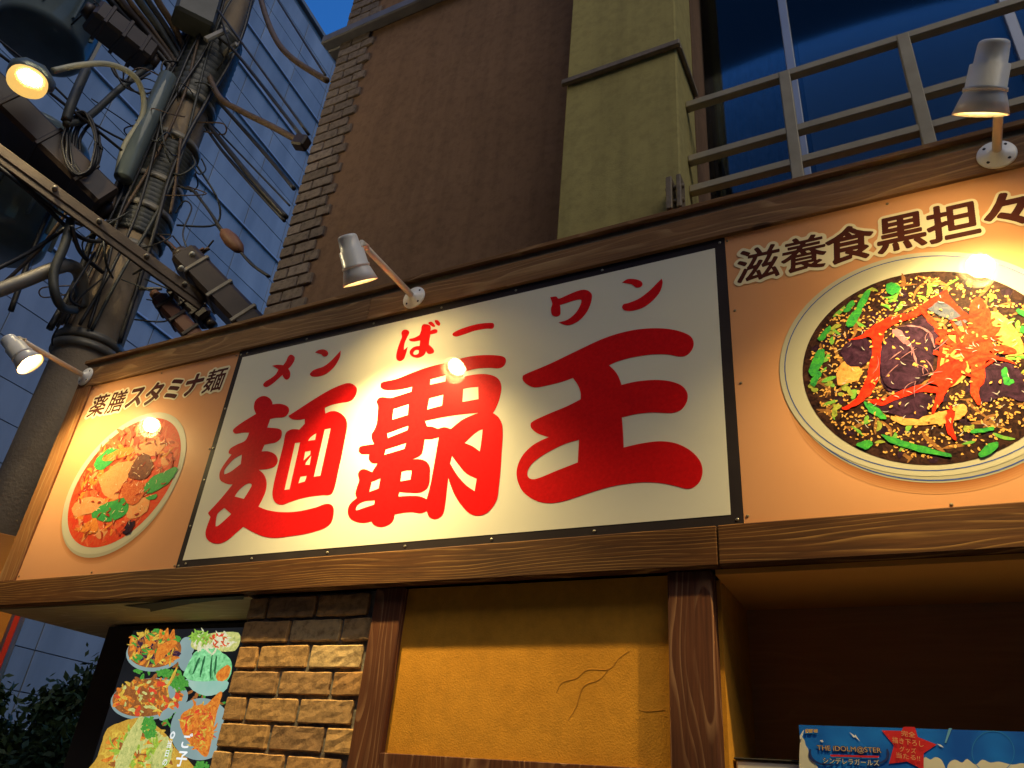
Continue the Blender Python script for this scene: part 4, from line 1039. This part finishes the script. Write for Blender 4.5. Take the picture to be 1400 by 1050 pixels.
# closures and beams
def clos(a, b, w, h, mat, label, D1=4.1, D2=4.1, tips=None, name='cable_closure'):
    A = hp(*a, D1); B = hp(*b, D2); d = (B-A).normalized()
    t = thing(name, A, label, 'cable closure', 'cable closures on the pole')
    obox('closure_body', A, B, w, h, mat, t, bev=.02)
    for q in (A, B):
        s = 1 if q == B else -1
        tube('end_cap', [q, q+d*s*.05], [min(w, h)*.36, min(w, h)*.28], mat, t, 12, sm=False)
    for i in range(3):
        u = A+(B-A)*(.2+.3*i)
        obox('strap', u-d*.012, u+d*.012, w+.012, h+.012, m_steel if tips else m_clos, t, bev=.004)
    if tips:
        for q in tips: lathe('cap_nut', [(0, .016), (.02, .014), (.03, .006)], hp(*q), -PN, noisy('pale_cap', (.5, .5, .4), (.6, .6, .5), .4), t, 10)
    return t
clos((252, 352), (358, 462), .17, .15, m_clos, 'long black cable closure between the pole and the brick corner', 4.0, 3.75, [(262, 349, 3.9), (247, 368, 3.9)])
clos((217, 408), (275, 470), .10, .09, m_clos2, 'rust coloured small closure just above the sign top', 4.1, 3.95)
clos((238, 395), (285, 440), .13, .10, m_clos, 'dark closure tucked behind the rust coloured one', 4.35, 4.2)
clos((-30, 120), (140, 285), .30, .18, m_clos, 'broad dark closure running to the pole from the left edge', 4.25, 4.35)
clos((125, 18), (205, 82), .20, .16, m_clos, 'brown closure high up left of the pole', 4.3, 4.4)
bmx = thing('steel_crossbar', hp(-20, 178, 4.1), 'long weathered steel arm crossing in front of the pole', 'steel crossbar')
obox('arm_bar', hp(-20, 195, 4.05), hp(278, 414, 3.95), .075, .06, m_steelw, bmx, bev=.006)
obox('arm_lip', hp(-20, 203, 4.03), hp(276, 420, 3.93), .02, .05, m_steelw, bmx, bev=.003)
for t_ in (.3, .5, .72, .9):
    q = hp(-20, 195, 4.05).lerp(hp(278, 414, 3.95), t_)
    lathe('arm_bolt', [(0, .014), (.02, .014), (.03, .007)], q-PN*.03, -PN, m_steel, bmx, 8)

# trunk cables at the top
for i in range(6):
    o_ = i*13
    cable([(125+o_*1.1, -40, 4.2), (150+o_, 0, 4.25), (190+o_*.8, 45, 4.35), (235+o_*.4, 100, 4.4), (232+o_*.3, 160, 4.36)], (.022, .03, .018, .026, .02, .024)[i], (m_cable, m_clos, m_cable2, m_sleeve, m_cable, m_cable2)[i], ['outermost left trunk cable coming down to the pole head', 'second trunk cable from the left at the pole head', 'brown trunk cable third from the left at the pole head', 'grey sleeved trunk cable fourth from the left at the pole head', 'black trunk cable fifth from the left at the pole head', 'rightmost brown trunk cable at the pole head'][i], 'trunk_cable', 'trunk cables at the pole head')
hb = thing('pole_head_box', hp(255, 40, 4.3), 'dark equipment box clamped at the head of the pole', 'equipment box')
obox('box_body', hp(262, 36, 4.25), hp(285, -40, 4.25), .26, .2, m_sleeve, hb, up=PN, bev=.02)
obox('bracket', hp(305, 75, 4.3), hp(325, 60, 4.2), .03, .06, m_steel, hb)
obox('bracket', hp(280, 55, 4.2), hp(312, 40, 4.15), .03, .05, m_steel, hb)

# thin long wires crossing left of the pole
wl = [([(-20, 40, 4.0), (60, 105, 4.1), (130, 170, 4.2), (198, 205, 4.35)], .007, 'upper of the wires sloping down behind the street lamp'),
      ([(-20, 60, 3.9), (40, 105, 4.0), (120, 168, 4.15), (175, 212, 4.3), (200, 225, 4.38)], .009, 'heavier wire sloping down past the street lamp'),
      ([(125, 135, 4.4), (170, 165, 4.5), (205, 190, 4.6)], .004, 'faint wire left of the pole'),
      ([(-20, 375, 4.2), (40, 345, 4.2), (92, 310, 4.15)], .012, 'grey stay wire rising to the steel arm'),
      ([(-20, 410, 4.3), (50, 345, 4.25), (70, 320, 4.2), (95, 285, 4.15)], .010, 'dark wire rising steeply at the left edge'),
      ([(15, 425, 4.6), (50, 330, 4.6), (85, 255, 4.6)], .016, 'dark drop cable at the left edge'),
      ([(60, 60, 5.0), (90, 40, 4.8), (130, 4, 4.5)], .006, 'thin wire above the street lamp'),
      ([(128, 0, 4.2), (150, 22, 4.25), (165, 42, 4.3)], .004, 'bright thin wire on the trunk cables'),
      ([(-20, 215, 4.0), (40, 262, 4.05), (100, 318, 4.1), (130, 330, 4.2), (150, 325, 4.3)], .012, 'black cable drooping under the steel arm'),
      ([(-20, 205, 4.02), (60, 275, 4.05), (95, 300, 4.1), (120, 308, 4.2), (160, 300, 4.3)], .009, 'second cable drooping under the steel arm')]
for p_, r_, l_ in wl: cable(p_, r_, m_cable2 if r_ > .0095 and r_ < .0105 else m_cable, l_, 'overhead_wire', 'wires left of the pole')
# loops hanging on the left
lpz = [([(97, 300, 4.05), (88, 335, 4.05), (74, 370, 4.05), (75, 400, 4.05), (85, 420, 4.1), (102, 424, 4.2)], .024, 'thick black cable loop hanging below the steel arm'),
       ([(98, 308, 4.0), (110, 345, 4.1), (140, 372, 4.25)], .012, 'cable slanting from the arm into the pole'),
       ([(130, 345, 4.1), (108, 380, 4.1), (96, 400, 4.1), (98, 412, 4.15), (112, 420, 4.2)], .007, 'thin inner loop beside the thick cable loop'),
       ([(118, 95, 4.2), (100, 135, 4.1), (90, 165, 4.1)], .028, 'thick sleeve bending down beside the lamp arm'),
       ([(90, 170, 4.1), (120, 160, 4.2), (165, 120, 4.3), (205, 90, 4.4)], .022, 'thick sleeve rising from the loop to the pole'),
       ([(150, 85, 4.2), (160, 105, 4.2), (180, 112, 4.25), (205, 100, 4.35)], .008, 'small wire loop below the lamp arm'),
       ([(155, 90, 4.2), (170, 118, 4.2), (200, 128, 4.25), (215, 118, 4.3)], .006, 'lower small wire loop below the lamp arm')]
for p_, r_, l_ in lpz: cable(p_, r_, m_sleeve if r_ > .02 else m_cable, l_, 'hanging_cable', 'cable loops left of the pole')
for i in range(6):
    cx, cy, rx, ry = 108+i*3, 195+i*2, 22-i*1.5, 44-i*2
    pts = [(cx+rx*math.cos(t)+(rc.random()-.5)*3, cy+ry*math.sin(t)+(rc.random()-.5)*3, 4.12+.02*i) for t in (2*math.pi*j/14 for j in range(15))]
    cable(pts, .007+.003*(i % 2), m_cable, ('outermost', 'second', 'third', 'fourth', 'fifth', 'innermost')[i]+' turn of the coiled spare cable hanging left of the pole', 'cable_coil', 'turns of coiled spare cable')
# drop wires fanning right of the pole
for i in range(7):
    cable([(212+i*4, 318+i*3, 4.3), (232+i*5, 335+i*4, 4.2), (250+i*7, 352-i*4+rc.random()*8, 4.05)], .006+.003*(i % 3), (m_cable, m_clos2, m_cable2)[i % 3], ('lowest', 'second lowest', 'third lowest', 'middle', 'third highest', 'second highest', 'highest')[i]+' short wire of the fan right of the pole above the black closure', 'drop_wire', 'fan of drop wires right of the pole')
# pale bracket pipe
bp_ = tube('bracket_pipe', [hp(-25, 405, 4.1), hp(30, 385, 4.12), hp(78, 366, 4.15), hp(98, 364, 4.2), hp(110, 378, 4.28), hp(112, 420, 4.35)], .036, m_steel, None, 14)
tag(bp_, 'pale grey bent pipe bracket sticking out left of the pole', 'pipe')
# grey conduit on the pole, beside the lamp arm
cdt = lathe('grey_conduit', [(0, .05), (.01, .055), (.9, .055), (.91, .05)], hp(168, 245, 4.28), Vector((0, 0, 1)), m_tank, None, 16)
tag(cdt, 'short grey conduit tube standing against the pole', 'conduit')

# street lamp
sp = thing('street_lamp', hp(196, 150, 4.25), 'glowing yellow street lamp on a curved arm left of the pole', 'street lamp')
tube('lamp_arm', [hp(72, 97, 3.95), hp(110, 89, 3.98), hp(150, 88, 4.05), hp(182, 103, 4.12), hp(195, 128, 4.2), hp(194, 160, 4.25), hp(170, 200, 4.28), hp(160, 240, 4.3)], .017, noisy('cream_lamp_arm', (.42, .40, .26), (.5, .48, .32), .45), sp, 10)
HA = hp(70, 125, 3.95); HB = hp(9, 96, 3.88); hd_ = (HB-HA); ll = hd_.length
lathe('lamp_housing', [(0, .03), (.03, .055), (ll*.35, .088), (ll*.75, .084), (ll*.97, .05), (ll, .01)], HA+Vector((0, 0, .03)), hd_, m_tank, sp, 20)
lathe('lamp_lens', [(ll*(.5-.42*math.cos(t)), .005+.076*math.sin(t)**.8) for t in (math.pi*i/14 for i in range(15))], HA+Vector((0, 0, -.035))-PN*.03, hd_, emitter('lamp_glass', (1.0, .60, .15), .16), sp, 32)
LC = HA.lerp(HB, .42)+Vector((0, 0, -.06))-PN*.10
lathe('lamp_bulb', [(-.05, .008), (-.03, .028), (.02, .032), (.05, .01)], LC, hd_, emitter('lamp_core', (1.0, .80, .45), 150), sp, 20)
# transformers
def transformer(c, r, h, label):
    t = thing('transformer', c, label, 'transformer', 'transformers on the pole')
    lathe('tank', [(0, r*.86), (.02, r*.95), (.05, r), (h*.5, r), (h*.5+.01, r*1.03), (h*.5+.04, r*1.03), (h*.5+.05, r), (h-.03, r), (h, r*1.05), (h+.03, r*1.02), (h+.07, r*.3)], c, (0, 0, 1), m_tank, t, 36)
    for k in range(4):
        a = R(90*k+30); lathe('bushing', [(0, .03), (.03, .045), (.05, .03), (.08, .045), (.10, .03), (.13, .012)], Vector(c)+Vector((r*.6*math.cos(a), r*.6*math.sin(a), h+.02)), (0, 0, 1), m_lamp, t, 12)
    for k in range(10):
        a = R(36*k); q = Vector(c)+Vector((r*math.cos(a), r*math.sin(a), 0))
        obox('cooling_fin', q+Vector((0, 0, .12)), q+Vector((0, 0, h*.45)), .012, .05, m_tank, t, up=Vector((math.cos(a), math.sin(a), 0)), bev=.002)
    return t
transformer(hp(52, 62, 5.0), .30, .9, 'rounded grey transformer tank above the street lamp')
transformer(hp(-18, 330, 4.9), .30, .8, 'shiny grey transformer tank cut by the left edge')

# ================================================================== CLAD BUILDING ACROSS THE LANE
U = Vector((-.11873, .99287, 0)); NN = Vector((.99287, .11873, 0)); P0 = Vector((-8, 5, 0))
ob = thing('clad_office_building', (-8, 5, 0), 'tall grey panel clad building beyond the pole against the dusk sky', 'building')
def wall_pt(s, z, d=0): return P0+U*s+NN*d+Vector((0, 0, z))
ring = [wall_pt(-14, 0, -.03), wall_pt(26, 0, -.03), wall_pt(26, 0, -14), wall_pt(-14, 0, -14)]
V = [tuple(p) for p in ring]+[(p.x, p.y, 17.2) for p in ring]
mk('wall_core', V, [(0, 1, 5, 4), (1, 2, 6, 5), (2, 3, 7, 6), (3, 0, 4, 7), (4, 5, 6, 7)], m_joint, ob)
PWI, PHE = 1.072, .5
bmp = box_bm(-.012, 0, -PWI/2+.007, PWI/2-.007, -PHE/2+.006, PHE/2-.006, .003)
me_p = bpy.data.meshes.new('cladding_panel'); bmp.to_mesh(me_p); bmp.free(); me_p.materials.append(m_panel)
rotz = math.atan2(NN.y, NN.x); rp2 = random.Random(2)
for i in range(-4, 4):
    for j in range(0, 35):
        if (i <= -3 and j > 26) : continue
        q = wall_pt(-.43+PWI*(i+.5), .47-.5+.5*(j+.5)+.0, 0)
        if q.z < .2 or q.z > 17.1: continue
        o = bpy.data.objects.new('cladding_panel', me_p); COL.objects.link(o); o.parent = ob; o.location = q-ob.location
        o.rotation_euler = (0, R(rp2.uniform(-.35, .35)), rotz+R(rp2.uniform(-.3, .3)))
# pale strips added for the bright lines along panel bottom edges
for z_ in (7.97, 10.97, 12.97, 13.97, 14.97):
    A = wall_pt(-14, z_, .0); B = wall_pt(26, z_, .0)
    obox('edge_strip', A, B, .09, .035, m_frame, ob, bev=.004)
obox('parapet', wall_pt(-14, 17.2, -.02), wall_pt(26, 17.2, -.02), .16, .12, m_joint, ob, bev=.01)

# shrub at the foot of it, seen under the sign
def shrub(base, cr, cz, n, label, seed):
    t = thing('shrub', base, label, 'shrub'); r_ = random.Random(seed); b = Vector(base)
    V = []; F = []
    for k in range(5):
        a = r_.uniform(0, 6.28); p = [b, b+Vector((.05*math.cos(a), .05*math.sin(a), cz*.5)), b+Vector((cr*.5*math.cos(a), cr*.5*math.sin(a), cz))]
        tube_geo(smooth_path(p), [.03-.0018*i for i in range(len(smooth_path(p)))], 6, V, F)
    mk('trunk', V, F, m_steelw, t, True)
    V = []; F = []
    cl = [(Vector((r_.gauss(0, cr*.5), r_.gauss(0, cr*.5), cz+r_.gauss(0, cr*.45))), cr*r_.uniform(.18, .34)) for _ in range(26)]
    for _ in range(n):
        c, rr = r_.choice(cl); p = b+c+Vector((r_.gauss(0, 1), r_.gauss(0, 1), r_.gauss(0, 1)))*rr*.55
        u = Vector((r_.gauss(0, 1), r_.gauss(0, 1), r_.gauss(0, 1))).normalized(); v = u.cross(Vector((r_.gauss(0, 1), r_.gauss(0, 1), r_.gauss(0, 1)))).normalized()
        l = .030*r_.uniform(.6, 1.4); k = len(V); V += [p-u*l, p+v*l*.45, p+u*l, p-v*l*.45]; F.append((k, k+1, k+2, k+3))
    mk('crown', V, F, noisy('dark_leaf', (.03, .06, .018), (.06, .11, .03), .6, 3), t)
q = hp(62, 1010, 6.0)
shrub((q.x, q.y, 0), .48, q.z-.1, 15000, 'dark leafy shrub below the sign at the lower left', 4)
